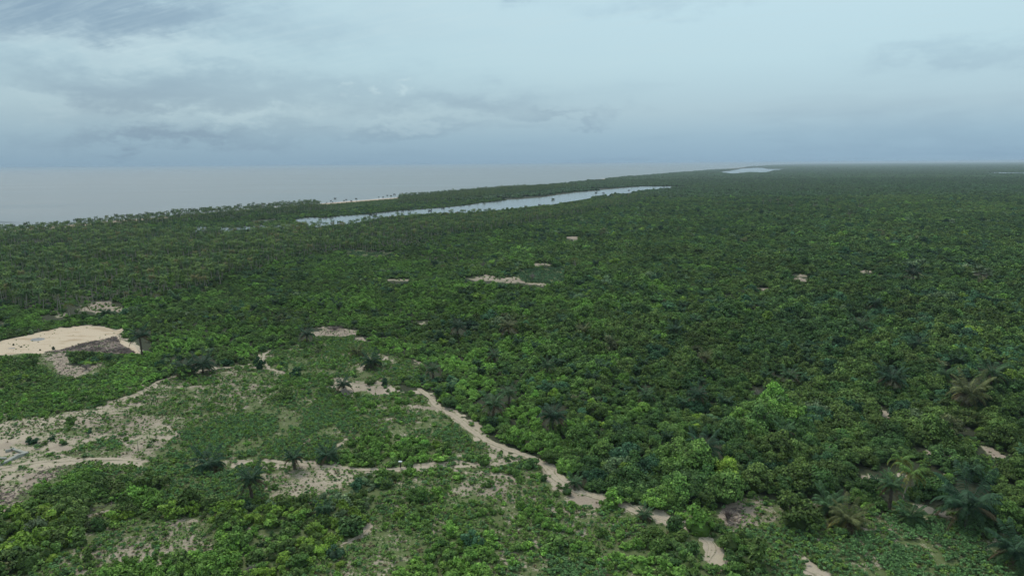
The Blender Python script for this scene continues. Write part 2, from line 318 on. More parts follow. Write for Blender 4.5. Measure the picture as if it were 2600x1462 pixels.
# ------------------------------------------------------------------ materials
def mat(name, f):
    m = bpy.data.materials.new(name); m.use_nodes = True; t = m.node_tree; t.nodes.clear()
    out = t.nodes.new('ShaderNodeOutputMaterial'); p = t.nodes.new('ShaderNodeBsdfPrincipled')
    t.links.new(p.outputs[0], out.inputs[0]); f(t, p); return m
def pset(t, p, **k):
    for a, v in k.items():
        s = {'col': 'Base Color', 'rough': 'Roughness', 'spec': 'Specular IOR Level', 'nrm': 'Normal'}[a]
        if hasattr(v, 'is_output'): t.links.new(v, p.inputs[s])
        else: p.inputs[s].default_value = (*v, 1) if isinstance(v, tuple) else v
def geo(t): return t.nodes.new('ShaderNodeNewGeometry').outputs['Position']
def obc(t): return t.nodes.new('ShaderNodeTexCoord').outputs['Object']
def bump(t, h, s, d): 
    n = t.nodes.new('ShaderNodeBump'); n.inputs['Strength'].default_value = s; n.inputs['Distance'].default_value = d
    t.links.new(h, n.inputs['Height']); return n.outputs[0]
def f_leaf(t, p):
    a = nd(t, 'ShaderNodeAttribute', attribute_name='hue', attribute_type='INSTANCER')
    b = nd(t, 'ShaderNodeAttribute', attribute_name='tint', attribute_type='GEOMETRY')
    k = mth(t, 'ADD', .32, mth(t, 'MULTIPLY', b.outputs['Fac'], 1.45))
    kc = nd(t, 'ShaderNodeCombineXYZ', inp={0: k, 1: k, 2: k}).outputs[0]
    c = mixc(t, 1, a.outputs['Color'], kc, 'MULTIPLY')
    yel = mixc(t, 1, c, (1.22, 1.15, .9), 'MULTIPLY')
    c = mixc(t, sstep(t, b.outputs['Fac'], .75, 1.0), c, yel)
    pset(t, p, col=c, rough=.7, spec=.12)
M_LEAF = mat('foliage_leaves', f_leaf)
def f_frond(t, p):
    a = nd(t, 'ShaderNodeAttribute', attribute_name='hue', attribute_type='INSTANCER')
    b = nd(t, 'ShaderNodeAttribute', attribute_name='tint', attribute_type='GEOMETRY')
    k = mth(t, 'ADD', .55, mth(t, 'MULTIPLY', b.outputs['Fac'], .9))
    kc = nd(t, 'ShaderNodeCombineXYZ', inp={0: k, 1: k, 2: k}).outputs[0]
    pset(t, p, col=mixc(t, 1, a.outputs['Color'], kc, 'MULTIPLY'), rough=.62, spec=.10)
M_FROND = mat('palm_fronds', f_frond)
def f_bark(c1, c2, s=3.0):
    def f(t, p):
        n = noise(t, vmth(t, 'MULTIPLY', obc(t), (1, 1, 3)), s, 4, .6)
        pset(t, p, col=mixc(t, n, c1, c2), rough=.85, spec=.2, nrm=bump(t, n, .5, .1))
    return f
M_BARK = mat('tree_bark', f_bark((.09, .07, .05), (.24, .20, .16)))
M_PALMTRUNK = mat('coconut_trunk', f_bark((.22, .19, .15), (.38, .34, .28), 2))
M_OILTRUNK = mat('oil_palm_trunk', f_bark((.045, .035, .028), (.13, .10, .075), 4))
M_DEAD = mat('dead_wood', f_bark((.17, .135, .12), (.33, .28, .25), 3))
M_THATCH = mat('thatch', f_bark((.10, .085, .075), (.28, .24, .20), 5))
M_DRY = mat('dry_frond', f_bark((.14, .10, .06), (.30, .22, .13), 5))
def f_ground(t, p):
    P = geo(t)
    sa = nd(t, 'ShaderNodeAttribute', attribute_name='sand').outputs['Fac']
    br = nd(t, 'ShaderNodeAttribute', attribute_name='brown').outputs['Fac']
    n1 = noise(t, P, .35, 6, .65); n2 = noise(t, P, 2.2, 4, .6); n3 = noise(t, P, .05, 4, .6)
    grass = mixc(t, n2, (.070, .105, .030), (.17, .22, .08))
    grass = mixc(t, mth(t, 'MULTIPLY', n3, .8), grass, (.10, .10, .05))
    floor_ = mixc(t, n2, (.022, .032, .014), (.06, .06, .035))  # forest floor, with the shade of the canopy gaps put into its colour
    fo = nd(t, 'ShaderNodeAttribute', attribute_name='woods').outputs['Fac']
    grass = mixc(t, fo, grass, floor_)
    sand = mixc(t, n2, (.36, .295, .21), (.52, .435, .32))
    sand = mixc(t, sstep(t, n1, .35, .75), sand, (.38, .31, .25))
    brown = mixc(t, n2, (.17, .13, .10), (.42, .335, .265))
    sand = mixc(t, br, sand, brown)
    k = mth(t, 'ADD', sa, mth(t, 'MULTIPLY', mth(t, 'SUBTRACT', mth(t, 'ADD', mth(t, 'MULTIPLY', n1, .6), mth(t, 'MULTIPLY', n2, .4)), .5), 2.3))
    pset(t, p, col=mixc(t, sstep(t, k, .38, .62), grass, sand), rough=.92, spec=.15, nrm=bump(t, n2, .6, .25))
M_GROUND = mat('ground_soil', f_ground)
def f_sand(c1, c2, c3):
    def f(t, p):
        P = geo(t); n2 = noise(t, P, 1.3, 6, .65); n1 = noise(t, vmth(t, 'MULTIPLY', P, (.5, 1.2, 1)), .16, 5, .6); n4 = noise(t, P, 5, 3, .6)
        c = mixc(t, n2, c1, c2); c = mixc(t, sstep(t, n1, .5, .68), c, c3)
        c = mixc(t, mth(t, 'MULTIPLY', sstep(t, n4, .6, .72), .35), c, (.16, .14, .09))
        pset(t, p, col=c, rough=.93, spec=.15, nrm=bump(t, n2, .5, .2))
    return f
M_TRACK = mat('track_sand', f_sand((.40, .325, .25), (.55, .46, .365), (.44, .365, .29)))
def f_track(t, p):
    P = geo(t); w = nd(t, 'ShaderNodeAttribute', attribute_name='across').outputs['Fac']; n2 = noise(t, P, 1.6, 6, .65); n1 = noise(t, P, .45, 5, .65); n4 = noise(t, P, 4, 3, .6)
    c = mixc(t, n2, (.31, .25, .185), (.49, .41, .31)); rut = mth(t, 'MULTIPLY', sstep(t, mth(t, 'ABSOLUTE', mth(t, 'SUBTRACT', w, .5)), .22, .05), .5)
    c = mixc(t, rut, c, (.47, .39, .295)); c = mixc(t, mth(t, 'MULTIPLY', sstep(t, n1, .52, .7), .5), c, (.25, .205, .165))
    g = sstep(t, mth(t, 'ADD', w, mth(t, 'MULTIPLY', mth(t, 'SUBTRACT', mth(t, 'ADD', mth(t, 'MULTIPLY', n1, .6), mth(t, 'MULTIPLY', n4, .4)), .5), 2.6)), .78, 1.0)
    mid_ = mth(t, 'MULTIPLY', sstep(t, w, .25, .0), sstep(t, n1, .5, .62)); g = mth(t, 'MAXIMUM', g, mth(t, 'MULTIPLY', mid_, .7))
    c = mixc(t, g, c, mixc(t, n2, (.10, .125, .05), (.20, .20, .10))); pset(t, p, col=c, rough=.93, spec=.12, nrm=bump(t, n2, .6, .2))
M_POST = M_TRACK; M_TRACK = mat('track_ruts', f_track)
M_SAND = mat('pale_sand', f_sand((.46, .355, .25), (.62, .50, .37), (.40, .29, .19)))
M_BROWN = mat('brown_soil', f_sand((.15, .11, .09), (.36, .285, .235), (.20, .155, .13)))
M_BEACH = mat('beach_sand', f_sand((.38, .28, .19), (.50, .39, .28), (.42, .32, .22)))
def f_slab(t, p):
    n = noise(t, geo(t), 1.1, 5, .6); pset(t, p, col=mixc(t, n, (.15, .15, .15), (.30, .29, .28)), rough=.9)
M_SLAB = mat('grey_ash', f_slab)
def f_concrete(t, p):
    n = noise(t, geo(t), 2.4, 6, .65); n5 = noise(t, geo(t), .8, 4, .6)
    c = mixc(t, n, (.20, .20, .17), (.42, .42, .38)); c = mixc(t, sstep(t, n5, .5, .7), c, (.20, .22, .15))
    pset(t, p, col=c, rough=.9, nrm=bump(t, n, .6, .1))
M_CONC = mat('weathered_concrete', f_concrete)
def f_sea(t, p):
    P = geo(t); n = noise(t, vmth(t, 'MULTIPLY', P, (1, 1.0, 1)), .03, 6, .6); nl = noise(t, vmth(t, 'MULTIPLY', P, (.6, 2.6, 1)), .0011, 5, .6)
    c = mixc(t, nl, (.10, .115, .12), (.185, .192, .188))
    pset(t, p, col=c, rough=mth(t, 'ADD', .22, mth(t, 'MULTIPLY', nl, .2)), spec=.5, nrm=bump(t, n, .35, 3.0))
M_SEA = mat('sea_water', f_sea)
def f_lag(t, p):
    n = noise(t, geo(t), .25, 4, .6); pset(t, p, col=(.13, .14, .14), rough=.16, spec=.8, nrm=bump(t, n, .12, .3))
M_LAG = mat('lagoon_water', f_lag)
M_FOAM = mat('surf_foam', lambda t, p: pset(t, p, col=(.78, .80, .80), rough=.8))

# ------------------------------------------------------------------ ground sheet
def ground():
    NA, NR = 540, 560
    az = np.radians(np.linspace(-58, 58, NA))
    rr = np.concatenate([np.geomspace(60, 1500, NR - 120), np.geomspace(1500, 90000, 121)[1:]])
    A, R = np.meshgrid(az, rr); X = R * np.sin(A); Y = R * np.cos(A)
    px, py = proj(np.c_[X.ravel(), Y.ravel(), np.zeros(X.size)])
    L = look(px, np.where(py < 414, 414, py)); L = np.where((L == TRACK) | (L == SAND), L, warped(X.ravel(), Y.ravel()))
    # soil classes
    sandv = {FOREST: .05, SAND: .95, TRACK: .9, SPARSE: .55, GRASSY: .41, SANDP: .69, SCRUB: .33, CROP: .32, COCO: .10, BUSHY: .22, BARE: 1, FIELD: .08, BELT: .2, CROPD: .33}
    s = np.zeros(L.shape); 
    for k, v in sandv.items(): s[L == k] = v
    s = s + (fbm(X.ravel(), Y.ravel(), 9) - .5) * .5 * (L != FOREST)
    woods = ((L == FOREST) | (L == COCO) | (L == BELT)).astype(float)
    brown = (L == BARE).astype(float) * .9 + (L == SANDP) * np.clip(.15 + (fbm(X.ravel() + 60, Y.ravel(), 7) - .4) * 3, 0, .8) + (L == SANDP) * (np.hypot(X.ravel(), Y.ravel()) > 420) * .45 + ((L == SPARSE) | (L == GRASSY) | (L == SCRUB)) * np.clip((fbm(X.ravel(), Y.ravel(), 22) - .45) * 4, 0, .9)
    V = np.c_[X.ravel(), Y.ravel(), np.zeros(X.size)]
    i = np.arange(NR - 1)[:, None] * NA + np.arange(NA - 1)[None]
    Q = np.stack([i, i + 1, i + NA + 1, i + NA], -1).reshape(-1, 4)[:, ::-1]
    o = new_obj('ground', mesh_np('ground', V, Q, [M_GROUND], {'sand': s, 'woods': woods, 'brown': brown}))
    tag(o, 'flat sandy ground with grass and leaf litter under the scrub', kind='structure')
ground()

def densify(P, step, amp, seed=0):
    out = []
    for a, b in zip(P, np.roll(P, -1, 0)):
        n = max(1, min(60, int(np.linalg.norm(b - a) / step)))
        for k in range(n): out.append(a + (b - a) * k / n)
    P = np.array(out)
    if amp: 
        P = P + np.c_[(fbm(P[:, 0] + seed, P[:, 1], amp * 4) - .5), (fbm(P[:, 0], P[:, 1] + 99 + seed, amp * 4) - .5)] * 2 * amp
    return P
def sheet(name, polys, m, z, label, step=1.5, amp=.8):
    from mathutils.geometry import tessellate_polygon
    V, Fc = [], []
    for k, poly in enumerate(polys):
        P = unproj(*zip(*poly)); d = np.linalg.norm(P.mean(0)); s = max(1, d / 300)
        P = densify(P, step * s, amp * s * .6, k * 7)
        o = len(V); V += [(x, y, z) for x, y in P]
        for tr in tessellate_polygon([[Vector((x, y, 0)) for x, y in P]]):
            a, b, c = (V[o + j] for j in tr)
            if (b[0] - a[0]) * (c[1] - a[1]) - (b[1] - a[1]) * (c[0] - a[0]) < 0: tr = tr[::-1]
            Fc.append([o + j for j in tr] + [-1])
    o = new_obj(name, mesh_np(name, V, Fc, [m])); tag(o, label, kind='structure'); return o
sheet('sand_lot', [LOT], M_SAND, .024, 'big cleared lot of pale sand in the forest by the plantation')
sheet('burnt_soil', [DEBRIS], M_BROWN, .028, 'dark burnt soil strip along the sand lot')
sheet('ash_patch', [[(76, 863), (84, 859), (100, 857), (114, 858.5), (113, 862), (98, 865.5), (80, 866)], [(20, 884), (38, 882.5), (37, 885), (22, 885.5)]], M_SLAB, .036, 'grey ash patch in the middle of the pale sand lot', .8, .3)
def track_obj():
    V, Fc, A = [], [], []
    for k, (c, a, b) in enumerate(TR):
        o = len(V); n = len(c); z = .04 + .004 * k; fade = np.minimum(1, np.minimum(np.arange(n), np.arange(n)[::-1]) / 4)
        for u in (-1, -.5, 0, .5, 1):
            e = a if u < 0 else b; Q_ = c + (e - c) * abs(u) * (.25 + .75 * fade)[:, None]; V += [(x, y, z) for x, y in Q_]; A += [abs(u)] * n
        for r in range(4):
            for i in range(n - 1): Fc.append([o + r * n + i, o + r * n + i + 1, o + (r + 1) * n + i + 1, o + (r + 1) * n + i])
    o = new_obj('dirt_track', mesh_np('dirt_track', V, [f[::-1] for f in Fc], [M_TRACK], {'across': A})); tag(o, 'pale sandy tracks winding through the scrub and along the forest edge', kind='structure')
track_obj()
# sea and beach
cw = unproj(*zip(*COAST)); cw = densify(np.array(cw), 40, 0)[:-60] if False else np.array(cw)
def resample(P, step):
    out = [P[0]]
    for a, b in zip(P[:-1], P[1:]):
        L_ = np.linalg.norm(b - a); n = max(1, int(L_ / max(step, L_ / 60)))
        for k in range(1, n + 1): out.append(a + (b - a) * k / n)
    return np.array(out)
cst = resample(cw, 25)
ext = cst[-1] + (cst[-1] - cst[-2]) / np.linalg.norm(cst[-1] - cst[-2]) * 60000
cst = np.vstack([cst, ext])
T = np.gradient(cst, axis=0); T /= np.linalg.norm(T, axis=1)[:, None]; NL = np.stack([-T[:, 1], T[:, 0]], 1)   # points seaward (left of travel)
wob = (fbm(cst[:, 0], cst[:, 1], 160) - .5)[:, None] * 10 * NL
shore = cst + wob
V = []; n = len(shore)
for off, z in ((0, .12), (60, .12), (400, .12), (3000, .12), (90000, .12)):
    V += [(x, y, z) for x, y in shore + NL * off] if off < 1000 else [(x, y, z) for x, y in cst + np.array([[-.93, .37]]) * off]
Q = []
for r in range(4):
    for i in range(n - 1): Q.append([r * n + i, r * n + i + 1, (r + 1) * n + i + 1, (r + 1) * n + i])
tag(new_obj('sea', mesh_np('sea', V, Q, [M_SEA])), 'calm grey sea reaching to the horizon', kind='structure')
V = [(x, y, .2) for x, y in shore] + [(x, y, .06) for x, y in shore - NL * 32 + NL * ((fbm(cst[:, 0], cst[:, 1], 60) - .5) * 16)[:, None]]
V[:n] = [(x, y, .14) for x, y, z in V[:n]]
tag(new_obj('beach', mesh_np('beach', V, [[i + n, i + n + 1, i + 1, i] for i in range(n - 1)], [M_BEACH])), 'narrow beach of tan sand along the sea', kind='structure')
def surf():
    P = resample(shore[:len(shore) - 1], 6); P = P[np.linalg.norm(P, axis=1) < 9000]
    T_ = np.gradient(P, axis=0); T_ /= np.linalg.norm(T_, axis=1)[:, None]; N_ = np.stack([-T_[:, 1], T_[:, 0]], 1)
    V, Q = [], []
    for off, wd, th in ((2, 5, .2), (11, 4, .5), (24, 4.5, .58), (42, 3, .66)):
        k = fbm(P[:, 0] + off * 13, P[:, 1], 55); w = np.clip((k - th * .8) * 5, 0, 1) * wd
        o = len(V); V += [(x, y, .18 if off > 2 else .22) for x, y in P + N_ * off] + [(x, y, .18) for x, y in P + N_ * (off + w)[:, None]]
        m_ = len(P)
        for i in range(m_ - 1):
            if w[i] > .2 and w[i + 1] > .2: Q.append([o + i, o + i + 1, o + m_ + i + 1, o + m_ + i])
    tag(new_obj('surf', mesh_np('surf', V, Q, [M_FOAM])), 'thin white lines of breaking surf along the beach', 'surf', kind='stuff')
surf()
sheet('lagoon', [LAG1], M_LAG, .1, 'long narrow lagoon behind the palm belt, mirror calm', 8, 1.6)
sheet('swamp_water', [SWAMP], M_LAG, .1, 'dark water showing between the swamp trees', 8, 2)
sheet('far_lagoon', [LAG2, LAG3, LAG4, LAG5], M_LAG, .1, 'far lagoons glinting near the horizon', 8, .3)

# ------------------------------------------------------------------ plant shapes
ICO = None
def ico(sub=1):
    import bmesh
    bm = bmesh.new(); bmesh.ops.create_icosphere(bm, subdivisions=sub, radius=1)
    V = np.array([v.co[:] for v in bm.verts]); Fc = np.array([[v.index for v in f.verts] + [-1] for f in bm.faces]); bm.free(); return V, Fc
IV1, IF1 = ico(1); IV2, IF2 = ico(2)
def crown(rng, R, Hc, base, lobes, ls, nleaf, core=True, spiky=0.0):
    ax = rng.uniform(.78, 1.25); R0 = R
    """lobed crown: leaf-sized faces spread over and inside a dozen lobes of uneven size"""
    C, rad = [], []
    for i in range(lobes):
        th = rng.uniform(0, 2 * np.pi); q = np.sqrt(rng.uniform(0, 1)); q = .82 * q
        zz = base + Hc * (.22 + .62 * (1 - q ** 2) * rng.uniform(.35, 1.25))
        C.append((R * q * np.cos(th) * ax, R * q * np.sin(th) / ax, zz)); rad.append(R * rng.choice([rng.uniform(.12, .22), rng.uniform(.22, .40)]))
    C = np.array(C); rad = np.array(rad); flat = np.array([1, 1, .8])
    V, Fc, T = [], [], []
    if core:
        for c, r in zip(C, rad):
            o = sum(len(v) for v in V); jit = 1 + rng.normal(0, .08, (len(IV1), 1))
            V.append(c + IV1 * jit * r * .74 * flat); f = IF1.copy(); f[:, :3] += o; Fc.append(f); T.append(np.full(len(IV1), .12))  # core tinted dark: shade inside the crown is painted in
        # skirt down to the ground so that no gap shows, tinted with painted shade
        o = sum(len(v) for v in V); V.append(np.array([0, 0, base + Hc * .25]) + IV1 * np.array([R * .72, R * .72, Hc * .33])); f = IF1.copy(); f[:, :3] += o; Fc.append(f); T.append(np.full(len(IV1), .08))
    w = rad ** 2 / (rad ** 2).sum(); li = rng.choice(lobes, nleaf, p=w)
    d = rng.normal(size=(nleaf, 3)); d[:, 2] = np.abs(d[:, 2]) * .9 - .35 * rng.random(nleaf); d /= np.linalg.norm(d, axis=1)[:, None]
    rr = rad[li] * (rng.uniform(.80, 1.10 + spiky, nleaf) + .35 * (rng.random(nleaf) < .12))
    P = C[li] + d * rr[:, None] * flat
    # drop leaves buried in other lobes
    dist = np.linalg.norm((P[:, None] - C[None]) / flat, axis=2) / rad[None]; keep = (dist.min(1) > .72); P = P[keep]; d = d[keep]
    n = len(P)
    nrm = d * .8 + rng.normal(0, .45, (n, 3)) + np.array([0, 0, .35]); nrm /= np.linalg.norm(nrm, axis=1)[:, None]
    a = np.cross(nrm, rng.normal(size=(n, 3))); a /= np.linalg.norm(a, axis=1)[:, None]; b = np.cross(nrm, a)
    s = ls * rng.uniform(.55, 1.25, n)[:, None] * .5
    q = np.stack([P - a * s * 1.25, P - b * s * .8 + nrm * s * .25, P + a * s * 1.25, P + b * s * .8 + nrm * s * .25], 1).reshape(-1, 3)
    o = sum(len(v) for v in V); V.append(q)
    Fc.append((np.arange(n * 4).reshape(-1, 4) + o))
    lt = rng.random(lobes)
    tt = np.clip(.06 + .42 * lt[li][keep] + .45 * rng.random(n) ** 1.5 + .15 * d[:, 2], 0, 1)  # varies by lobe and leaf; upward leaves lighter, lit tops painted in
    T.append(np.repeat(tt, 4))
    return np.concatenate(V), np.concatenate(Fc), np.concatenate(T)
def tube(pts, rads, n=6):
    pts = np.array(pts, float); V = []; Fq = []
    for i, (p, r) in enumerate(zip(pts, rads)):
        t = pts[min(i + 1, len(pts) - 1)] - pts[max(i - 1, 0)]; t /= np.linalg.norm(t)
        a = np.cross(t, [0.3, 1, .1]); a /= np.linalg.norm(a); b = np.cross(t, a)
        for k in range(n):
            g = 2 * np.pi * k / n; V.append(p + r * (a * np.cos(g) + b * np.sin(g)))
    for i in range(len(pts) - 1):
        for k in range(n): Fq.append([i * n + k, i * n + (k + 1) % n, (i + 1) * n + (k + 1) % n, (i + 1) * n + k])
    return np.array(V), np.array(Fq)
def join(parts):
    V, Fq, o = [], [], 0
    for v, f in parts:
        f = np.array(f); g = np.where(f >= 0, f + o, -1); V.append(v); Fq.append(g); o += len(v)
    return np.concatenate(V), np.concatenate(Fq)
def trunk_mesh(rng, h, r):
    P = [tube([(0, 0, -.2), (rng.normal(0, .15), rng.normal(0, .15), h * .3), (rng.normal(0, .3), rng.normal(0, .3), h * .62)], [r, r * .75, r * .5])]
    for k in range(5):
        th = k * 1.3 + rng.uniform(-.4, .4); a = h * rng.uniform(.25, .45)
        P.append(tube([(0, 0, a), (math.cos(th) * h * .2, math.sin(th) * h * .2, a + h * .2), (math.cos(th) * h * .36, math.sin(th) * h * .36, a + h * .36)], [r * .5, r * .32, r * .12], 5))
    return join(P)
rs = lambda s: np.random.default_rng(s)
CROWN_HI, CROWN_MID, CROWN_LO, TRUNKS = [], [], [], []
NV = 7
for k in range(NV):
    g = rs(100 + k); ar = [.62, .75, .55, .85, .7, .95, .5][k]; lob = 17 + 2 * k
    for lst, ls, nl in ((CROWN_HI, .132, 1950), (CROWN_MID, .17, 900), (CROWN_LO, .30, 260)):
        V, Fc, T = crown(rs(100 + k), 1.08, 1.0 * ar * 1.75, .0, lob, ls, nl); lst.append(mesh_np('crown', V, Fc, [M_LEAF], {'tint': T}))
    V, Fc = trunk_mesh(g, 1.5 * ar * 1.3, .06); TRUNKS.append(mesh_np('trunk', V, Fc, [M_BARK]))
SHRUB_HI, SHRUB_LO = [], []
for k in range(6):
    for lst, ls, nl in ((SHRUB_HI, .21, 540), (SHRUB_LO, .30, 170)):
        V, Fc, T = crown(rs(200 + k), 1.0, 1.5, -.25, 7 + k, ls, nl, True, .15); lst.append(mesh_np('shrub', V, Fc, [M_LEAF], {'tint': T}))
def tuft(rng, n, spread, h, w, droop=.5):
    V, Fc, T = [], [], []
    for i in range(n):
        th = rng.uniform(0, 6.283); lean = rng.uniform(.1, 1) * spread; hh = h * rng.uniform(.6, 1.1)
        d = np.array([math.cos(th), math.sin(th), 0]); s = np.array([-d[1], d[0], 0]) * w * rng.uniform(.6, 1.2)
        p0 = d * .1 * lean; p1 = d * lean * .6 + np.array([0, 0, hh]); p2 = d * lean * 1.15 + np.array([0, 0, hh * (1 - droop * rng.random())])
        o = len(V); V += [p0 - s * .4, p0 + s * .4, p1 + s, p1 - s, p2]; Fc += [[o, o + 1, o + 2, o + 3], [o + 3, o + 2, o + 4, -1]]; T += [rng.random()] * 5
    return np.array(V), np.array(Fc), np.array(T)
CROPS, WEEDS = [], []
for k in range(5):
    g = rs(300 + k)                    # cassava-like plant: whorls of flat leaves on short stems
    V, Fc, T = crown(g, .8, 1.05, .05, 5, .34, 110, False)
    v2, f2, t2 = tuft(g, 8, .5, .8, .03); f2 = np.where(f2 >= 0, f2 + len(V), -1)
    CROPS.append(mesh_np('crop_plant', np.r_[V, v2], np.r_[Fc, f2], [M_LEAF], {'tint': np.r_[T, t2 * .3]}))
    V, Fc, T = tuft(g, 22, 1.0, .75, .16); WEEDS.append(mesh_np('weed_tuft', V, Fc, [M_LEAF], {'tint': T}))
def frond(rng, L, rise, droop, nl, lw, ll, vee=.35):
    """one feather leaf along +X: arching rachis with two rows of leaflets"""
    t = np.linspace(0, 1, 9); X = L * (t - .18 * t ** 3); Z = L * (rise * t - droop * t ** 2.2)
    P = np.c_[X, np.zeros(9), Z]; V, Fq = tube(P, .05 * (1 - .8 * t) * L / 4, 3); V = list(V); Fq = [list(f) for f in Fq]; T = [.9] * len(V)
    for s in (-1, 1):
        for k in range(nl):
            u = .12 + .88 * (k + .5 * (s > 0)) / nl; p = np.array([np.interp(u, t, X), 0, np.interp(u, t, Z)])
            le = ll * math.sin(math.pi * min(1, .18 + u * .75)) * rng.uniform(.85, 1.1)
            d = np.array([.45, s * 1.0, -vee * rng.uniform(.3, 1.6)]); d /= np.linalg.norm(d)
            w = np.array([lw, 0, .0]); tip = p + d * le + np.array([0, 0, -le * .25])
            mid = p + d * le * .5
            o = len(V); V += [p - w * .5, p + w * .5, mid + w * .6, mid - w * .6, tip]; Fq += [[o, o + 1, o + 2, o + 3], [o + 3, o + 2, o + 4, -1]]; T += [rng.uniform(.1, .8)] * 5
    return np.array(V), np.array(Fq), np.array(T)
OILF = []
for k, (rise, droop) in enumerate(((1.7, .8), (1.15, .8), (.55, .75), (.2, .7), (-.15, .55))):
    V, Fq, T = frond(rs(400 + k), 4.6, rise, droop, 22, .17, 1.05); OILF.append(mesh_np('frond', V, Fq, [M_FROND], {'tint': T}))
COCOF = []
for k, (rise, droop) in enumerate(((1.3, .9), (.8, 1.05), (.35, 1.0), (.0, .85))):
    V, Fq, T = frond(rs(450 + k), 4.2, rise, droop, 20, .15, .85, .7); COCOF.append(mesh_np('frond', V, Fq, [M_FROND], {'tint': T}))
def rotz(V, a, tilt=0):
    c, s = math.cos(a), math.sin(a); return np.c_[V[:, 0] * c - V[:, 1] * s, V[:, 0] * s + V[:, 1] * c, V[:, 2]]
def palm_crown(rng, n, L, lo, kind='coco', nl=7):
    parts = []; T = []
    for i in range(n):
        u = (i + .5) / n
        V, Fq, t = frond(rng, L * rng.uniform(.85, 1.1), 1.45 - 1.75 * u, .75 + .45 * u if kind == 'coco' else .7, nl, L * (.15 if nl < 7 else .11), L * .30, .45)
        parts.append((rotz(V, i * 2.4 + rng.uniform(-.2, .2)), Fq)); T.append(t)
    V, Fq = join(parts); return V, Fq, np.concatenate(T)
COCO_CROWN, COCO_TRUNK, COCO_ALL = [], [], []
def palm_trunk(rng, h, lean):
    th = rng.uniform(0, 6.28); q = np.linspace(0, 1, 6); P = np.c_[math.cos(th) * lean * q ** 1.6, math.sin(th) * lean * q ** 1.6, h * q - .2 * (q == 0)]
    V, Fq = tube(P, .23 - .09 * q, 6); return V, Fq, P[-1]
for k in range(7):
    g = rs(500 + k); h = [11, 12.5, 9.5, 13, 10.5, 12, 8][k]
    tv, tf, top = palm_trunk(g, h, g.uniform(.2, 2.2)); cv, cf, ct = palm_crown(g, 19, 3.5, 0); cv = cv + top
    COCO_CROWN.append(mesh_np('palm_crown', cv, cf, [M_FROND], {'tint': ct})); COCO_TRUNK.append(mesh_np('palm_trunk', tv, tf, [M_PALMTRUNK]))
    cv2, cf2, ct2 = palm_crown(rs(520 + k), 15, 3.5, 0, nl=5); cv2 = cv2 + top
    V, Fq = join([(cv2, cf2), (tv, tf)])
    COCO_ALL.append(mesh_np('coconut_palm_far', V, Fq, [M_FROND, M_PALMTRUNK], {'tint': np.r_[ct2, np.zeros(len(tv))]}, np.r_[np.zeros(len(cf2)), np.ones(len(tf))]))
UNDER = []
for k in range(3):
    V, Fc, T = palm_crown(rs(560 + k), 20, 1.25, 0, 'oil', 8); V = V + np.array([0, 0, 1.1]); v2, f2 = tube([(0, 0, 0), (0, 0, 1.15)], [.1, .1], 5); V, Fc = join([(V, Fc), (v2, f2)])
    UNDER.append(mesh_np('feather_palm', V, Fc, [M_LEAF], {'tint': np.r_[T * .8, np.zeros(len(v2))]}))
# canopy patches for the far forest
def patch(rng, S, step, leaves, zvar=1.0):
    n = int(S / step); V, Fc, T = [], [], []
    for i in range(n):
        for j in range(n):
            x = (i + rng.uniform(.1, .9)) * step - S / 2; y = (j + rng.uniform(.1, .9)) * step - S / 2
            r = step * rng.uniform(.5, .85); h = rng.uniform(2.5, 6.5) * zvar + (3 * zvar if rng.random() < .1 else 0)
            iv = IV1 * (1 + rng.normal(0, .16, (len(IV1), 1))) * np.array([r, r, h * .6]) + np.array([x, y, h * .5])
            o = sum(len(v) for v in V); V.append(iv); f = IF1.copy(); f[:, :3] += o; Fc.append(f); t0 = rng.uniform(.0, .9); T.append(np.full(len(iv), t0) * .6 + .05 + .25 * rng.random(len(iv)))
            if leaves:
                m_ = leaves; d = rng.normal(size=(m_, 3)); d[:, 2] = abs(d[:, 2]); d /= np.linalg.norm(d, axis=1)[:, None]
                P = np.array([x, y, h * .5]) + d * np.array([r, r, h * .62]) * rng.uniform(.9, 1.15, (m_, 1)); nm = d + rng.normal(0, .5, (m_, 3)); nm /= np.linalg.norm(nm, axis=1)[:, None]
                a = np.cross(nm, rng.normal(size=(m_, 3))); a /= np.linalg.norm(a, axis=1)[:, None]; b = np.cross(nm, a); s = rng.uniform(.5, 1.1, (m_, 1))
                q = np.stack([P - a * s, P - b * s, P + a * s, P + b * s], 1).reshape(-1, 3); o += len(iv); V.append(q); Fc.append(np.arange(m_ * 4).reshape(-1, 4) + o); T.append(np.repeat(np.clip(t0 * .6 + rng.uniform(-.1, .4, m_), 0, 1), 4))
    return np.concatenate(V), np.concatenate(Fc), np.concatenate(T)
PATCH_A = []; PATCH_B = []; PATCH_C = []
for k in range(4):
    V, Fc, T = patch(rs(600 + k), 60, 7.5, 16); PATCH_A.append(mesh_np('canopy', V, Fc, [M_LEAF], {'tint': T}))
    V, Fc, T = patch(rs(610 + k), 90, 9, 0); PATCH_B.append(mesh_np('canopy', V, Fc, [M_LEAF], {'tint': T}))
    V, Fc, T = patch(rs(620 + k), 400, 26, 0, 1.7); PATCH_C.append(mesh_np('canopy', V, Fc, [M_LEAF], {'tint': T}))

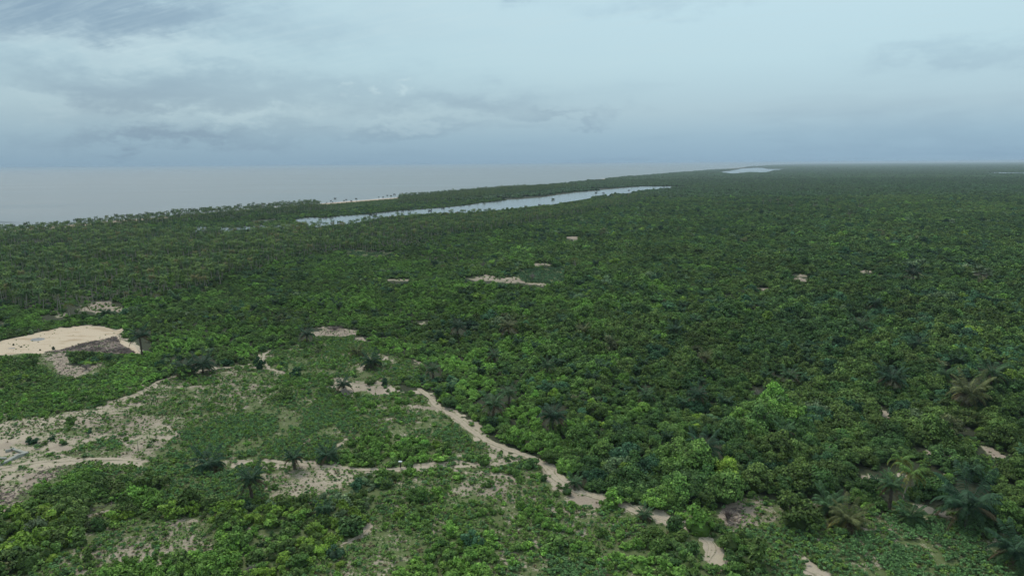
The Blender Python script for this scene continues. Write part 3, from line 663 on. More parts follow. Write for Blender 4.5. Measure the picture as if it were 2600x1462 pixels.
# ------------------------------------------------------------------ scattering
def grid_pts(step, ymin, ymax, half=.86, extra=60):
    ys = np.arange(ymin, ymax, step); out = []
    for y in ys:
        w = y * half + extra; xs = np.arange(-w, w, step); out.append(np.c_[xs, np.full(len(xs), y)])
    P = np.concatenate(out); return P + RNG.uniform(-.48, .48, P.shape) * step
def label_of(P, z=0.0):
    px, py = proj(np.c_[P, np.full(len(P), z)]); a = look(px, py); b = warped(P[:, 0], P[:, 1]); return np.where((a == WATER) | (a == SEA) | (a == TRACK) | (a == SAND) | ((a == FIELD) & (py < 536)), a, b), px, py
CLEAR = np.zeros(16, bool); CLEAR[[WATER, SEA, SAND, TRACK, BARE, SANDP]] = True
OPEN = CLEAR.copy(); OPEN[[SPARSE, FIELD, GRASSY]] = True
def clear_ok(P, R, Hh, mask, strict=.9):
    """keep plants from standing between the camera and the open ground behind them"""
    ok = np.ones(len(P), bool)
    for dz in (0, .45, .85):
        for dx in (-.75, 0, .75):
            px, py = proj(np.c_[P[:, 0] + dx * R, P[:, 1], Hh * dz]); ok &= ~mask[look(px, py)]
    return ok
PAL = {  # reflectance of the leaves by kind of plant
 'bright': (.158, .285, .055), 'mid': (.112, .192, .047), 'deep': (.078, .142, .044), 'olive': (.108, .168, .044), 'brown': (.130, .145, .065),
 'lime': (.200, .31, .050), 'teal': (.085, .178, .085), 'dark': (.036, .082, .038), 'pale': (.16, .225, .11)}
NAMES = {'bright': 'bright green', 'mid': 'mid-green', 'deep': 'deep green', 'olive': 'olive green', 'brown': 'brownish green', 'lime': 'yellow-green', 'teal': 'blue-green', 'dark': 'very dark green', 'pale': 'pale green'}
KEYS = list(PAL); PALA = np.array([PAL[k] for k in KEYS])
def choose(P, px, py, kind):
    n = len(P); x, y = P[:, 0], P[:, 1]; g1 = fbm(x, y, 70); g2 = fbm(x + 500, y, 26)
    w = np.zeros((n, len(KEYS))); I = KEYS.index
    w[:, I('mid')] = 1.0; w[:, I('deep')] = .7; w[:, I('bright')] = .55; w[:, I('olive')] = .4; w[:, I('dark')] = .18; w[:, I('teal')] = .12; w[:, I('brown')] = .04; w[:, I('pale')] = .04; w[:, I('lime')] = .05
    east = np.clip((px - 1350) / 700, 0, 1); near = np.clip((py - 650) / 300, 0, 1)
    w[:, I('olive')] += 3.6 * np.clip((g1 - .47) * 7, 0, 1) * (.35 + east) ; w[:, I('deep')] += east * 1.2; w[:, I('bright')] *= (2.6 - 2.3 * east) * (.35 + near); w[:, I('deep')] *= (.35 + .9 * east); w[:, I('dark')] += .3 * east
    w[:, I('mid')] += 1.2 * np.clip((.5 - g1) * 5, 0, 1)
    w[:, I('teal')] += 1.0 * np.clip((g2 - .6) * 6, 0, 1) * .7
    w[:, I('dark')] += .5 * (py < 620)
    mid_l = (px > 380) & (px < 1000) & (py > 790) & (py < 930); w[mid_l, I('olive')] += .8; w[mid_l, I('lime')] += .45; w[mid_l, I('bright')] += .6
    bl = (px > 800) & (px < 1400) & (py > 720) & (py < 900); w[bl, I('bright')] += 1.1; w[bl, I('lime')] += .12
    dk = (px > 2080) & (py > 760) & (py < 1010) & (px + py > 3000); w[dk, I('dark')] += 1.6; w[dk, I('teal')] += .9; w[dk, I('olive')] += .8
    if kind == 'shrub':
        w[:, I('bright')] += 1.0; w[:, I('lime')] += .12
        ll = (px < 1250) & (py > 1290); w[ll, I('lime')] += 2.4 * np.clip((g1[ll] - .45) * 5, 0, 1); w[ll, I('bright')] += 1.2; w[:, I('dark')] *= .6; w[:, I('brown')] += .06
        ml = (px < 420) & (py > 880) & (py < 1060); w[ml, I('lime')] += 1.2 * np.clip((g2[ml] - .5) * 6, 0, 1)
    cw_ = np.cumsum(w, 1); cw_ /= cw_[:, -1:]
    # neighbours tend to be alike: draw from smooth noise plus chance
    u = (np.clip((fbm(x + 900, y + 300, 21) - .22) / .56, 0, .999) * .64 + RNG.random(n) * .36)
    u = np.clip((u - .5) * 1.3 + .5, 0, .9999)
    k = (u[:, None] > cw_).sum(1); k = np.clip(k, 0, len(KEYS) - 1)
    c = PALA[k] * RNG.uniform(.75, 1.25, (n, 1)) * (.58 + .84 * fbm(x + 77, y + 88, 75))[:, None] * (1 + RNG.normal(0, .03, (n, 3)))
    return k, np.clip(c, .005, .6)

def instancer(name, P, z, rot, scl, idx, hue, meshes, label, cat, kind='stuff'):
    """one object that repeats a few plant shapes over its points"""
    base = bpy.data.meshes.new(name); base.vertices.add(len(P)); base.vertices.foreach_set('co', np.c_[P, z].astype(np.float32).reshape(-1))
    for nm, tp, arr, fld in (('rot', 'FLOAT_VECTOR', np.c_[np.zeros((len(P), 2)), rot], 'vector'), ('scl', 'FLOAT_VECTOR', scl, 'vector'), ('hue', 'FLOAT_VECTOR', hue, 'vector')):
        a = base.attributes.new(nm, tp, 'POINT'); a.data.foreach_set(fld, np.ascontiguousarray(arr, np.float32).reshape(-1))
    a = base.attributes.new('idx', 'INT', 'POINT'); a.data.foreach_set('value', np.ascontiguousarray(idx, np.int32))
    o = new_obj(name, base)
    shp = bpy.data.collections.new(name + '_shapes')
    for i, m in enumerate(meshes): shp.objects.link(bpy.data.objects.new('%s_shape_%02d' % (name, i), m))
    g = bpy.data.node_groups.new(name + '_scatter', 'GeometryNodeTree')
    g.interface.new_socket('Geometry', in_out='INPUT', socket_type='NodeSocketGeometry'); g.interface.new_socket('Geometry', in_out='OUTPUT', socket_type='NodeSocketGeometry')
    gi = g.nodes.new('NodeGroupInput'); go = g.nodes.new('NodeGroupOutput'); ip = g.nodes.new('GeometryNodeInstanceOnPoints')
    ci = g.nodes.new('GeometryNodeCollectionInfo'); ci.inputs[0].default_value = shp; ci.inputs['Separate Children'].default_value = True; ci.inputs['Reset Children'].default_value = True
    def na(n_, t_):
        q = g.nodes.new('GeometryNodeInputNamedAttribute'); q.data_type = t_; q.inputs[0].default_value = n_; return q.outputs[0]
    g.links.new(gi.outputs[0], ip.inputs['Points']); g.links.new(ci.outputs[0], ip.inputs['Instance']); ip.inputs['Pick Instance'].default_value = True
    g.links.new(na('idx', 'INT'), ip.inputs['Instance Index']); g.links.new(na('rot', 'FLOAT_VECTOR'), ip.inputs['Rotation']); g.links.new(na('scl', 'FLOAT_VECTOR'), ip.inputs['Scale'])
    g.links.new(ip.outputs[0], go.inputs[0])
    md = o.modifiers.new('scatter', 'NODES'); md.node_group = g
    tag(o, label, cat, kind=kind); return o

RESERVED = []   # (px, py, radius_px) kept free of random plants in front of special ones
def reserved_ok(px, py, d):
    ok = np.ones(len(px), bool)
    for x, y, w, h in (RESERVED[-5:] if d == 'low' else RESERVED): ok &= ~((np.abs(px - x) < w) & (py > y - h) & (py < y + h * .35))
    return ok
# oil palms: crown x, crown y, crown width, base y, tone, words
OIL = [
 (640, 1210, 74, 1267, 'd', 'dark oil palm standing alone in the blue-green crop field, trunk fully visible'),
 (530, 1172, 86, 1190, 'd', 'broad low oil palm beside the sandy track, trailing dry fronds'),
 (748, 1158, 52, 1191, 'd', 'small oil palm with a short thick trunk right beside the pale track'),
 (832, 1150, 62, 1170, 'd', 'dark oil palm at the end of the island of bushes above the track'),
 (362, 852, 48, 893, 'd', 'tall oil palm with a skirt of dead fronds at the corner of the sand lot'),
 (470, 930, 60, 956, 'd', 'dark oil palm by the upper path, one of a pair, nearer the sand lot'),
 (516, 921, 66, 948, 'd', 'dark oil palm by the upper path, one of a pair, farther from the sand lot'),
 (943, 914, 60, 934, 'd', 'wide oil palm above the grassy clearing with the thatched hut'),
 (906, 889, 40, 905, 'o', 'small brownish oil palm behind the wide one near the hut clearing'),
 (1163, 826, 44, 850, 'd', 'oil palm with hanging grey fronds next to a speck of sand in the forest'),
 (1292, 826, 48, 850, 'o', 'brown-skirted oil palm alone in the middle of the bright forest'),
 (1256, 900, 36, 912, 'm', 'small feathery palm sunk in the forest below the brown-skirted one'),
 (1252, 1022, 62, 1045, 'm', 'grey-green oil palm in the forest just beyond the diagonal track'),
 (1292, 995, 44, 1010, 'm', 'little oil palm behind the grey-green one near the diagonal track'),
 (1404, 1050, 70, 1078, 'd', 'dark oil palm with pale lower fronds in the forest above the track fork'),
 (1478, 836, 36, 850, 'o', 'yellowish oil palm in the bright central forest'),
 (1712, 836, 44, 850, 'd', 'star-shaped oil palm showing its fronds from above in the mid forest'),
 (1545, 865, 30, 876, 'm', 'small oil palm low in the mid forest canopy'),
 (1515, 926, 36, 938, 'm', 'feathery oil palm near a white speck in the central forest'),
 (1790, 905, 40, 918, 'o', 'brownish oil palm in the mid forest south of the star-shaped one'),
 (1930, 772, 40, 784, 'm', 'oil palm beneath the grey bare thicket in the distant forest'),
 (1770, 998, 54, 1018, 'd', 'blue-green oil palm standing over olive trees, short grey trunk'),
 (1788, 1130, 92, 1150, 'd', 'large star-shaped oil palm in the dense forest seen from above'),
 (2181, 822, 66, 842, 'm', 'oil palm with long narrow upright fronds among rounded olive trees'),
 (2262, 955, 78, 982, 'd', 'broad oil palm with a pale fan of lower fronds deep in the dark forest'),
 (2460, 990, 96, 1014, 'o', 'wide oil palm with arching yellowish fronds near the forest bend'),
 (2514, 944, 74, 966, 'm', 'oil palm with drooping fronds next to the darkest big trees'),
 (2396, 948, 46, 964, 'm', 'narrow oil palm between two rounded trees'),
 (2002, 952, 50, 968, 'm', 'half-hidden oil palm in the low forest before the dead grey tree'),
 (2316, 692, 42, 714, 'd', 'distant oil palm on a thin trunk above a strip of pale field'),
 (2220, 768, 40, 790, 'd', 'dark oil palm with hanging grey fronds near a pale leafless branch'),
 (2258, 1225, 60, 1266, 'm', 'oil palm with a grey ragged trunk next to the two coconut palms'),
 (2105, 1275, 88, 1300, 'm', 'feathery oil palm, upper one of a pair above the crop field'),
 (2150, 1308, 98, 1340, 'o', 'big oil palm with dry hanging fronds, lower one of a pair above the crop field'),
 (2312, 1304, 80, 1326, 'm', 'low oil palm at the upper edge of the blue-green crop field'),
 (2452, 1268, 150, 1308, 'd', 'largest oil palm, huge dark crown beside the strip of bare sand'),
 (2575, 1388, 120, 1440, 'd', 'dark oil palm on a thin trunk rising from the blue-green crop field'),
 (1460, 1220, 46, 1236, 'm', 'small oil palm overhanging the sandy track at the forest edge'),
 (1636, 1302, 48, 1318, 'm', 'slender young oil palm arching over the sandy track'),
 (872, 972, 46, 993, 'd', 'dark oil palm with swept fronds above the thatched hut'),
 (780, 845, 38, 856, 'd', 'dark oil palm beside the burnt brown patch'),
 (1640, 1000, 46, 1014, 'm', 'feathery palm in the olive part of the central forest'),
 (1990, 1090, 52, 1108, 'm', 'feathery palm in the forest below the dead grey tree'),
 (2330, 870, 50, 884, 'd', 'dark palm between the rounded olive crowns'),
 (1100, 935, 40, 948, 'm', 'small feathery palm at the forest margin near the hut clearing'),
 (1390, 925, 40, 938, 'm', 'small feathery palm in the bright green central forest'),
]
NEARCOCO = [(2287, 1168, 66, 1244, 'farther of two leaning coconut palms beside the oil palm, thin pale trunk'), (2309, 1202, 74, 1274, 'nearer of two coconut palms, pale curved trunk and yellow fronds'),
 (177, 771, 26, 806, 'lone coconut palm before the sand patches near the big lot'), (216, 777, 24, 800, 'coconut palm beside the sand patch above the big lot'), (352, 748, 24, 764, 'coconut palm at the near edge of the plantation'),
 (398, 744, 22, 768, 'slim coconut palm standing apart from the plantation edge'), (1460, 655, 20, 682, 'single yellowish coconut palm rising out of the central forest'), (1124, 672, 16, 690, 'small coconut palm alone in the forest, grey trunk')]
FAN = [(1975, 505, 20, 526, 'tall'), (1956, 508, 14, 522, 'thin'), (1938, 509, 14, 523, 'short'), (2100, 506, 20, 529, 'straight'), (2010, 519, 26, 545, 'broad-headed'), (2157, 540, 24, 563, 'stout'), (2185, 522, 22, 540, 'grey-headed'), (2070, 519, 22, 534, 'low'), (2482, 690, 38, 724, 'large nearer'), (2503, 694, 34, 718, 'leaning nearer'), (1404, 509, 13, 523, 'dark shore')]
OIL_ = []
for x, y, w, by, *r_ in OIL:                      # palms inside the forest stand clear of the canopy on taller trunks
    gx, gy = unproj([x], [by])[0]; k_ = F / (np.array([gx, gy, -H]) @ fw); inw = look(np.array([x]), np.array([by]))[0] == FOREST
    OIL_.append((x, y, w * (1.12 if inw else 1.05), by + (3.2 * k_ if inw else 0), *r_))
OIL = OIL_
for x, y, w, by, *_ in OIL: RESERVED.append((x, (y + by) / 2, w * .45, (by - y) * .5 + w * .25))
for x, y, w, by, *_ in NEARCOCO: RESERVED.append((x, (y + by) / 2 + 6, w * .42, (by - y) * .62))
for x, y, w, by, *_ in FAN[8:10]: RESERVED.append((x, (y + by) / 2, w * .4, (by - y) * .5))
RESERVED += [(871, 1003, 15, 12), (1017, 1180, 9, 12), (351, 1130, 8, 14), (1928, 1008, 20, 26), (35, 1160, 45, 25)]

def sizepx(P, R): return R * F / np.linalg.norm(np.c_[P, np.full(len(P), -H)], axis=1)
# --- trees
P = grid_pts(4.1, 100, 1700)
L, px, py = label_of(P)
prob = np.zeros(16); prob[FOREST] = 1; prob[SCRUB] = .02; prob[COCO] = .75; prob[BELT] = .8; prob[BUSHY] = .05; prob[FIELD] = .0; prob[GRASSY] = .0
swp = np.zeros(len(P), bool)
k = RNG.random(len(P)) < prob[L]; P, L = P[k], L[k]
big = fbm(P[:, 0] + 77, P[:, 1], 45)
R = RNG.uniform(1.7, 2.9, len(P)) * (0.75 + .6 * np.clip((big - .35) * 2.5, 0, 1)) * np.where(RNG.random(len(P)) < .08, 1.5, 1)
_, px, py = label_of(P)
easty = np.clip((px - 1100) / 900, 0, 1); R *= .82 + .62 * easty; R *= np.where((RNG.random(len(P)) < .3 * easty), 1.25, 1); R *= np.where((px > 2080) & (py > 740) & (py < 1010), 1.25, 1)
R[(L == COCO)] *= .85; R = np.where(R > 5.2, 5.2 - RNG.random(len(R)) * .8, R); R *= np.where(fbm(P[:, 0] + 600, P[:, 1] + 40, 60) < .42, .72, 1.0)
k = clear_ok(P, R, R * 1.35, CLEAR) & reserved_ok(px, py, None); 
# big trees may not hang over sparse ground near the open country either
OM = CLEAR.copy(); OM[[SPARSE, FIELD]] = True
k &= clear_ok(P, R * .7, R * 1.1, OM)
P, R, L, px, py = P[k], R[k], L[k], px[k], py[k]
tone, hue = choose(P, px, py, 'tree')
pn = np.array([KEYS[t] for t in tone])
idx = RNG.integers(0, NV, len(P)); rot = RNG.uniform(0, 6.283, len(P)); sz = RNG.uniform(.85, 1.2, len(P))
TREES = dict(P=P, R=R, L=L, px=px, py=py, tone=tone, hue=hue, idx=idx, rot=rot, sz=sz)
inframe = (px > -30) & (px < 2630) & (py < 1500) & (py > 0)
spx = sizepx(P, R) * inframe
order = np.argsort(-spx); near = np.zeros(len(P), bool); near[order[:300]] = True
dist = np.linalg.norm(P, axis=1)
def inst(name, sel, meshes, label, cat='trees', D=TREES, nvar=NV):
    s = np.c_[D['R'][sel], D['R'][sel], D['R'][sel] * D['sz'][sel]]
    return instancer(name, D['P'][sel], np.zeros(sel.sum()), D['rot'][sel], s, D['idx'][sel] % nvar, D['hue'][sel], meshes, label, cat)
m_ = CROWN_HI + CROWN_MID + CROWN_LO + UNDER; fp = (RNG.random(len(P)) < .05) & (R < 3.4)
TREES['idx3'] = idx + np.where(dist < 260, 0, np.where(dist < 620, NV, 2 * NV)); TREES['idx3'] = np.where(fp, 3 * NV + idx % 3, TREES['idx3']); hue[fp] = np.array([[.050, .105, .045]]) * RNG.uniform(.7, 1.3, (fp.sum(), 1))
sel = ~near
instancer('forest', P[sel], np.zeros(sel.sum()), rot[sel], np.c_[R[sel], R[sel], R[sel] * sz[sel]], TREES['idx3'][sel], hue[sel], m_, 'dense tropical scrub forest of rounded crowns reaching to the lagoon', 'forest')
print('trees', len(P), 'near', near.sum())
# --- shrubs
Q = grid_pts(2.5, 95, 620)
L, px, py = label_of(Q)
prob = np.zeros(16); prob[FOREST] = .75; prob[BUSHY] = .97; prob[SCRUB] = .34; prob[GRASSY] = .16; prob[SPARSE] = .07; prob[SANDP] = .2; prob[CROP] = .06; prob[CROPD] = .01; prob[COCO] = .08; prob[FIELD] = .01
clump = fbm(Q[:, 0] + 200, Q[:, 1] + 50, 11)
pr = prob[L] * np.where(np.isin(L, (SCRUB, GRASSY, SPARSE)), np.clip((clump - .33) * 5, 0, 1.8), 1)
pr = np.where((L == SCRUB) & (px < 460) & (py < 1075), .85, pr)
k = RNG.random(len(Q)) < pr; Q, L = Q[k], L[k]
R = RNG.uniform(.6, 1.75, len(Q)) * np.where(L == BUSHY, 1.25, 1) * np.where((L == BUSHY) & (px[k] < 620) & (py[k] > 1235), 1.45, 1) * np.where(np.isin(L, (SPARSE, GRASSY, CROP)), .72, 1) * np.where(RNG.random(len(Q)) < .08, 1.3, 1)
_, px, py = label_of(Q); rim = np.zeros(len(Q), bool)
for dy in (8, 18, 30, 44): rim |= CLEAR[look(px, py - dy)]
R = np.where(rim & (L == FOREST), R * .55, R); R = np.where(L == SANDP, R * .7, R)
k = (clear_ok(Q, R, R * 1.1, CLEAR) | (L == SANDP)) & reserved_ok(px, py, None); Q, R, L, px, py = Q[k], R[k], L[k], px[k], py[k]
tone, hue = choose(Q, px, py, 'shrub')
SHR = dict(P=Q, R=R, L=L, px=px, py=py, tone=tone, hue=hue, idx=RNG.integers(0, 6, len(Q)), rot=RNG.uniform(0, 6.283, len(Q)), sz=RNG.uniform(.75, 1.15, len(Q)))
inframe = (px > -30) & (px < 2630) & (py < 1490)
spx = sizepx(Q, R) * inframe * (L != FOREST); order = np.argsort(-spx); nearS = np.zeros(len(Q), bool); nearS[order[:300]] = True
dist = np.linalg.norm(Q, axis=1); sel = ~nearS
instancer('undergrowth', Q[sel], np.zeros(sel.sum()), SHR['rot'][sel], np.c_[R[sel], R[sel], R[sel] * SHR['sz'][sel]], SHR['idx'][sel] + np.where(dist[sel] < 300, 0, 6), hue[sel], SHRUB_HI + SHRUB_LO, 'low bushes thickly covering the open country', 'bushes')
print('shrubs', len(Q))
# --- crop plants
Q = grid_pts(1.05, 95, 460)
L, px, py = label_of(Q)
prob = np.zeros(16); prob[CROPD] = .9; prob[CROP] = .85; prob[SCRUB] = .6; prob[GRASSY] = .26; prob[SPARSE] = .12; prob[BUSHY] = .05
clump = fbm(Q[:, 0] + 700, Q[:, 1] + 250, 8); pr = prob[L] * np.clip((clump - .28) * 4, 0, 1.25)
rim = np.zeros(len(Q), bool)                       # low growth in front of the clearings inside the forest
for dy in (6, 14, 24, 36, 50): rim |= CLEAR[look(px, py - dy)]
pr = np.where((L == FOREST) & rim, .8, pr)
k = RNG.random(len(Q)) < pr; Q, L = Q[k], L[k]
R = RNG.uniform(.6, 1.1, len(Q)) * np.where(L == CROPD, 1.1, 1); _, px, py = label_of(Q)
k = clear_ok(Q, R * .6, R, CLEAR) & reserved_ok(px, py, 'low'); Q, R, L, px, py = Q[k], R[k], L[k], px[k], py[k]
cc = np.where((RNG.random(len(Q)) < np.where(L == CROPD, .9, np.where(L == CROP, .6, .35)))[:, None], np.array([[.135, .245, .09]]), np.array([[.175, .275, .065]])) * RNG.uniform(.75, 1.25, (len(Q), 1))
CRP = dict(P=Q, R=R, L=L, px=px, py=py, hue=cc, idx=RNG.integers(0, 5, len(Q)), rot=RNG.uniform(0, 6.283, len(Q)), sz=RNG.uniform(.8, 1.1, len(Q)))
inframe = (px > 0) & (px < 2600) & (py < 1470); spx = sizepx(Q, R) * inframe * np.isin(L, (CROP, CROPD)); order = np.argsort(-spx); nearC = np.zeros(len(Q), bool); nearC[order[:300]] = True
sel = ~nearC
instancer('crop_plants', Q[sel], np.zeros(sel.sum()), CRP['rot'][sel], np.c_[R[sel], R[sel], R[sel]], CRP['idx'][sel], cc[sel], CROPS, 'blue-green knee-high crop plants spread over the open fields', 'crops')
print('crop', len(Q))
Qf = grid_pts(1.9, 430, 1100); Lf, pxf, pyf = label_of(Qf); kf = (Lf == FIELD) & (fbm(Qf[:, 0], Qf[:, 1], 14) > .36); Qf = Qf[kf]
cf = np.array([[.085, .17, .075]]) * RNG.uniform(.6, 1.3, (len(Qf), 1)) * (.7 + .6 * fbm(Qf[:, 0] + 5, Qf[:, 1], 25))[:, None]; rf = RNG.uniform(.8, 1.7, len(Qf))
Qg = grid_pts(3.2, 1100, 2400); Lg, _, _ = label_of(Qg); Qg = Qg[(Lg == FIELD) & (RNG.random(len(Qg)) < .8)]; Qf = np.r_[Qf, Qg]
cf = np.r_[cf, np.array([[.12, .20, .065]]) * RNG.uniform(.6, 1.3, (len(Qg), 1))]; rf = np.r_[rf, RNG.uniform(1.2, 2.2, len(Qg))]
instancer('field_plants', Qf, np.zeros(len(Qf)), RNG.uniform(0, 6, len(Qf)), np.c_[rf, rf, rf * .7], RNG.integers(0, 5, len(Qf)), cf, CROPS, 'low blue-green growth covering the distant clearings', 'crops')
# --- weeds
Q = grid_pts(.95, 95, 430)
L, px, py = label_of(Q)
prob = np.zeros(16); prob[SPARSE] = .48; prob[GRASSY] = .8; prob[SCRUB] = .7; prob[SANDP] = .10; prob[CROP] = .35; prob[CROPD] = .3; prob[FIELD] = .8; prob[BARE] = .28; prob[SAND] = .02; prob[BUSHY] = .3; prob[TRACK] = .012
clump = fbm(Q[:, 0] + 400, Q[:, 1] + 850, 5); pr = prob[L] * np.clip((clump - .3) * 4, 0.05, 1.4)
k = RNG.random(len(Q)) < pr; Q, L = Q[k], L[k]; R = RNG.uniform(.3, .75, len(Q))
t = fbm(Q[:, 0], Q[:, 1] + 1300, 12)[:, None]; dry = (RNG.random(len(Q)) < .16)[:, None]
cc = np.where(dry, np.array([[.15, .125, .07]]), np.array([[.085, .16, .045]]) * (1 - t) + np.array([[.12, .21, .05]]) * t) * RNG.uniform(.7, 1.3, (len(Q), 1))
instancer('grass', Q, np.zeros(len(Q)), RNG.uniform(0, 6.283, len(Q)), np.c_[R, R, R * .7], RNG.integers(0, 5, len(Q)), cc, WEEDS, 'tufts of weeds and grass on the sandy soil', 'grass')
print('weeds', len(Q))
# --- coconut palms
Q = grid_pts(7.0, 330, 2600)
L, px, py = label_of(Q)
prob = np.zeros(16); prob[COCO] = .9; prob[BELT] = .62; prob[FOREST] = .0
pr = prob[L] * np.where(L == COCO, np.clip((fbm(Q[:, 0] + 40, Q[:, 1], 60) - .33) * 4, .25, 1), 1)
k = RNG.random(len(Q)) < pr; Q, L = Q[k], L[k]
_, px, py = label_of(Q); s = RNG.uniform(.62, 1.05, len(Q)) * np.where(L == BELT, .98, 1)
k = clear_ok(Q, np.full(len(Q), .1), np.full(len(Q), .1), CLEAR) & reserved_ok(px, py, None) & ~((px > 815) & (px < 1010) & (py < 530)); Q, L, s, px, py = Q[k], L[k], s[k], px[k], py[k]
c1 = np.array([[.130, .200, .045]]); c2 = np.array([[.075, .145, .042]]); c3 = np.array([[.18, .17, .06]])
u = RNG.random((len(Q), 1)); cc = np.where(u < .5, c1, np.where(u < .95, c2, c3)) * RNG.uniform(.8, 1.25, (len(Q), 1)); cc[L == BELT] *= .8
inframe = (px > 0) & (px < 2600); spx = sizepx(Q, s) * inframe; order = np.argsort(-spx); nearP = np.zeros(len(Q), bool); nearP[order[:290]] = True
CO = dict(P=Q, s=s, px=px, py=py, hue=cc, idx=RNG.integers(0, 7, len(Q)), rot=RNG.uniform(0, 6.283, len(Q)))
sel = ~nearP
instancer('palm_grove', Q[sel], np.zeros(sel.sum()), CO['rot'][sel], np.c_[s[sel], s[sel], s[sel]], CO['idx'][sel], cc[sel], COCO_ALL, 'coconut palms of the plantation and of the coastal belt beyond it', 'palms')
print('coco', len(Q))
# --- far canopy
def far(name, meshes, S, y0, y1, label):
    Q = grid_pts(S * .93, y0, y1, .86, 200); L, px, py = label_of(Q)
    ok = ~np.isin(L, (SEA, WATER, SAND)) & (py > 400)
    for dx, dy in ((.5, .5), (-.5, .5), (.5, -.5), (-.5, -.5)):
        l2, _, _ = label_of(Q + np.array([[dx * S * .9, dy * S * .9]])); ok &= ~np.isin(l2, (SEA, WATER, SAND)) if S < 200 else ~np.isin(l2, (SEA,))
    Q = Q[ok]; g = fbm(Q[:, 0], Q[:, 1], 350)[:, None]; g3 = fbm(Q[:, 0] + 800, Q[:, 1] + 800, 900)[:, None]
    hue = (np.array([[.034, .090, .030]]) * (1 - g) + np.array([[.060, .105, .028]]) * g) * (.75 + .5 * g3) * RNG.uniform(.85, 1.15, (len(Q), 1)) * .74  # last factor darkens the colour in place of self-shadow between crowns
    instancer(name, Q, np.zeros(len(Q)), RNG.integers(0, 4, len(Q)) * math.pi / 2, np.ones((len(Q), 3)) * np.array([[1, 1, 1]]), RNG.integers(0, 4, len(Q)), hue, meshes, label, 'forest'); print(name, len(Q))
far('distant_forest', PATCH_A, 60, 1720, 3600, 'far forest canopy fading blue-green towards the horizon')
far('farther_forest', PATCH_B, 90, 3630, 9500, 'hazy forest canopy beyond the long lagoon')
far('horizon_forest', PATCH_C, 400, 9700, 42000, 'flat blue line of forest on the horizon')

# ------------------------------------------------------------------ labels by landmarks
LMK = [((1400, 1215), 'the widest stretch of the sandy track'), ((1250, 1130), 'the fork of the sandy tracks'), ((1150, 1050), 'the upper end of the diagonal track'), ((1590, 1290), 'the shaded bend of the track'), ((1800, 1390), 'the last bare stretch of track'),
 ((1788, 1130), 'the star-shaped oil palm'), ((1404, 1060), 'the pale-fronded dark palm'), ((1252, 1030), 'the grey-green palm near the track'), ((1928, 1008), 'the dead grey tree'), ((2262, 965), 'the broad oil palm in the dark forest'),
 ((2460, 1000), 'the arching yellowish oil palm'), ((2300, 1230), 'the two pale coconut trunks'), ((2452, 1285), 'the largest oil palm'), ((2150, 1320), 'the pair of oil palms'), ((2312, 1310), 'the low palm at the crop edge'), ((2575, 1410), 'the thin-trunked palm'),
 ((2450, 1095), 'the curved sand patch in the forest'), ((2245, 1055), 'the narrow strip of sand in the forest'), ((2200, 1200), 'the stony sand patch'), ((2370, 1145), 'the upper sand patch'), ((2525, 1150), 'the sand patches by the dark forest'), ((1870, 1310), 'the dead bush on brown soil'), ((2050, 1450), 'the lowest piece of track'),
 ((870, 1000), 'the thatched hut'), ((640, 1230), 'the lone palm in the crop field'), ((748, 1170), 'the short palm on the track'), ((530, 1180), 'the broad low palm'), ((832, 1155), 'the palm at the end of the bush island'), ((1017, 1180), 'the person carrying the bundle'), ((40, 1155), 'the ruined grey wall'),
 ((351, 1130), 'the pale post'), ((150, 1200), 'the brown soil by the track'), ((40, 1255), 'the soil beside the dark thicket'), ((350, 1370), 'the pale sandy gaps'), ((600, 1350), 'the rim of the yellow-green thicket'), ((900, 1370), 'the thin footpath through the bushes'), ((950, 1430), 'the sand ending the footpath'), ((1230, 1250), 'the speckled sand below the track'),
 ((1460, 1330), 'the grassy sand below the track'), ((1400, 1430), 'the dense blue-green crop patch'), ((200, 1280), 'the dark thicket by the bare soil'), ((700, 1420), 'the yellow-green thicket'), ((780, 1230), 'the speckled slope below the track'), ((1180, 1400), 'the rusty-tinted bushes'), ((2181, 830), 'the palm with upright fronds'), ((1640, 1005), 'the palm in the olive forest'), ((1770, 1005), 'the blue-green palm over olive trees'), ((1990, 1100), 'the palm below the dead tree'), ((2514, 950), 'the drooping palm by the darkest trees')]
LP = np.array([l[0] for l in LMK], float)
ORD = ['nearest to', 'second nearest to', 'third nearest to', 'fourth nearest to', 'fifth nearest to', 'sixth nearest to', 'seventh nearest to', 'eighth nearest to', 'ninth nearest to', 'tenth nearest to', 'eleventh nearest to', 'twelfth nearest to', 'thirteenth nearest to', 'fourteenth nearest to']
def make_labels(px, py, desc, noun, LMK=LMK):
    LP = np.array([l[0] for l in LMK], float)
    px, py = np.asarray(px), np.asarray(py); d = np.hypot(px[:, None] - LP[None, :, 0], (py[:, None] - LP[None, :, 1]) * 1.4); lm = d.argmin(1)
    out = [None] * len(px); groups = {}
    for i in np.argsort(d.min(1)): groups.setdefault((desc[i], lm[i]), []).append(i)
    for (ds, l), ii in groups.items():
        for r, i in enumerate(ii): out[i] = '%s %s, %s %s' % (ds, noun, (ORD[r] if r < 14 else 'among those around') if len(ii) > 1 else 'beside', LMK[l][1])
    return out
def thing(name, x, y, label, cat, group=None, rz=0.0, s=1.0, hue=None):
    o = bpy.data.objects.new(name, None); o.empty_display_size = .5; COL.objects.link(o)
    o.location = (x, y, 0); o.rotation_euler = (0, 0, rz); o.scale = s if isinstance(s, tuple) else (s, s, s)
    return tag(o, label, cat, group)
def part(name, me, parent, hue=None, loc=(0, 0, 0), rot=(0, 0, 0), s=1.0, label=None):
    o = bpy.data.objects.new(name, me); COL.objects.link(o); o.parent = parent; o.location = loc; o.rotation_euler = rot; o.scale = (s, s, s) if not isinstance(s, tuple) else s
    if hue is not None: o['hue'] = [float(v) for v in hue]
    if label: o['label'] = label
    return o
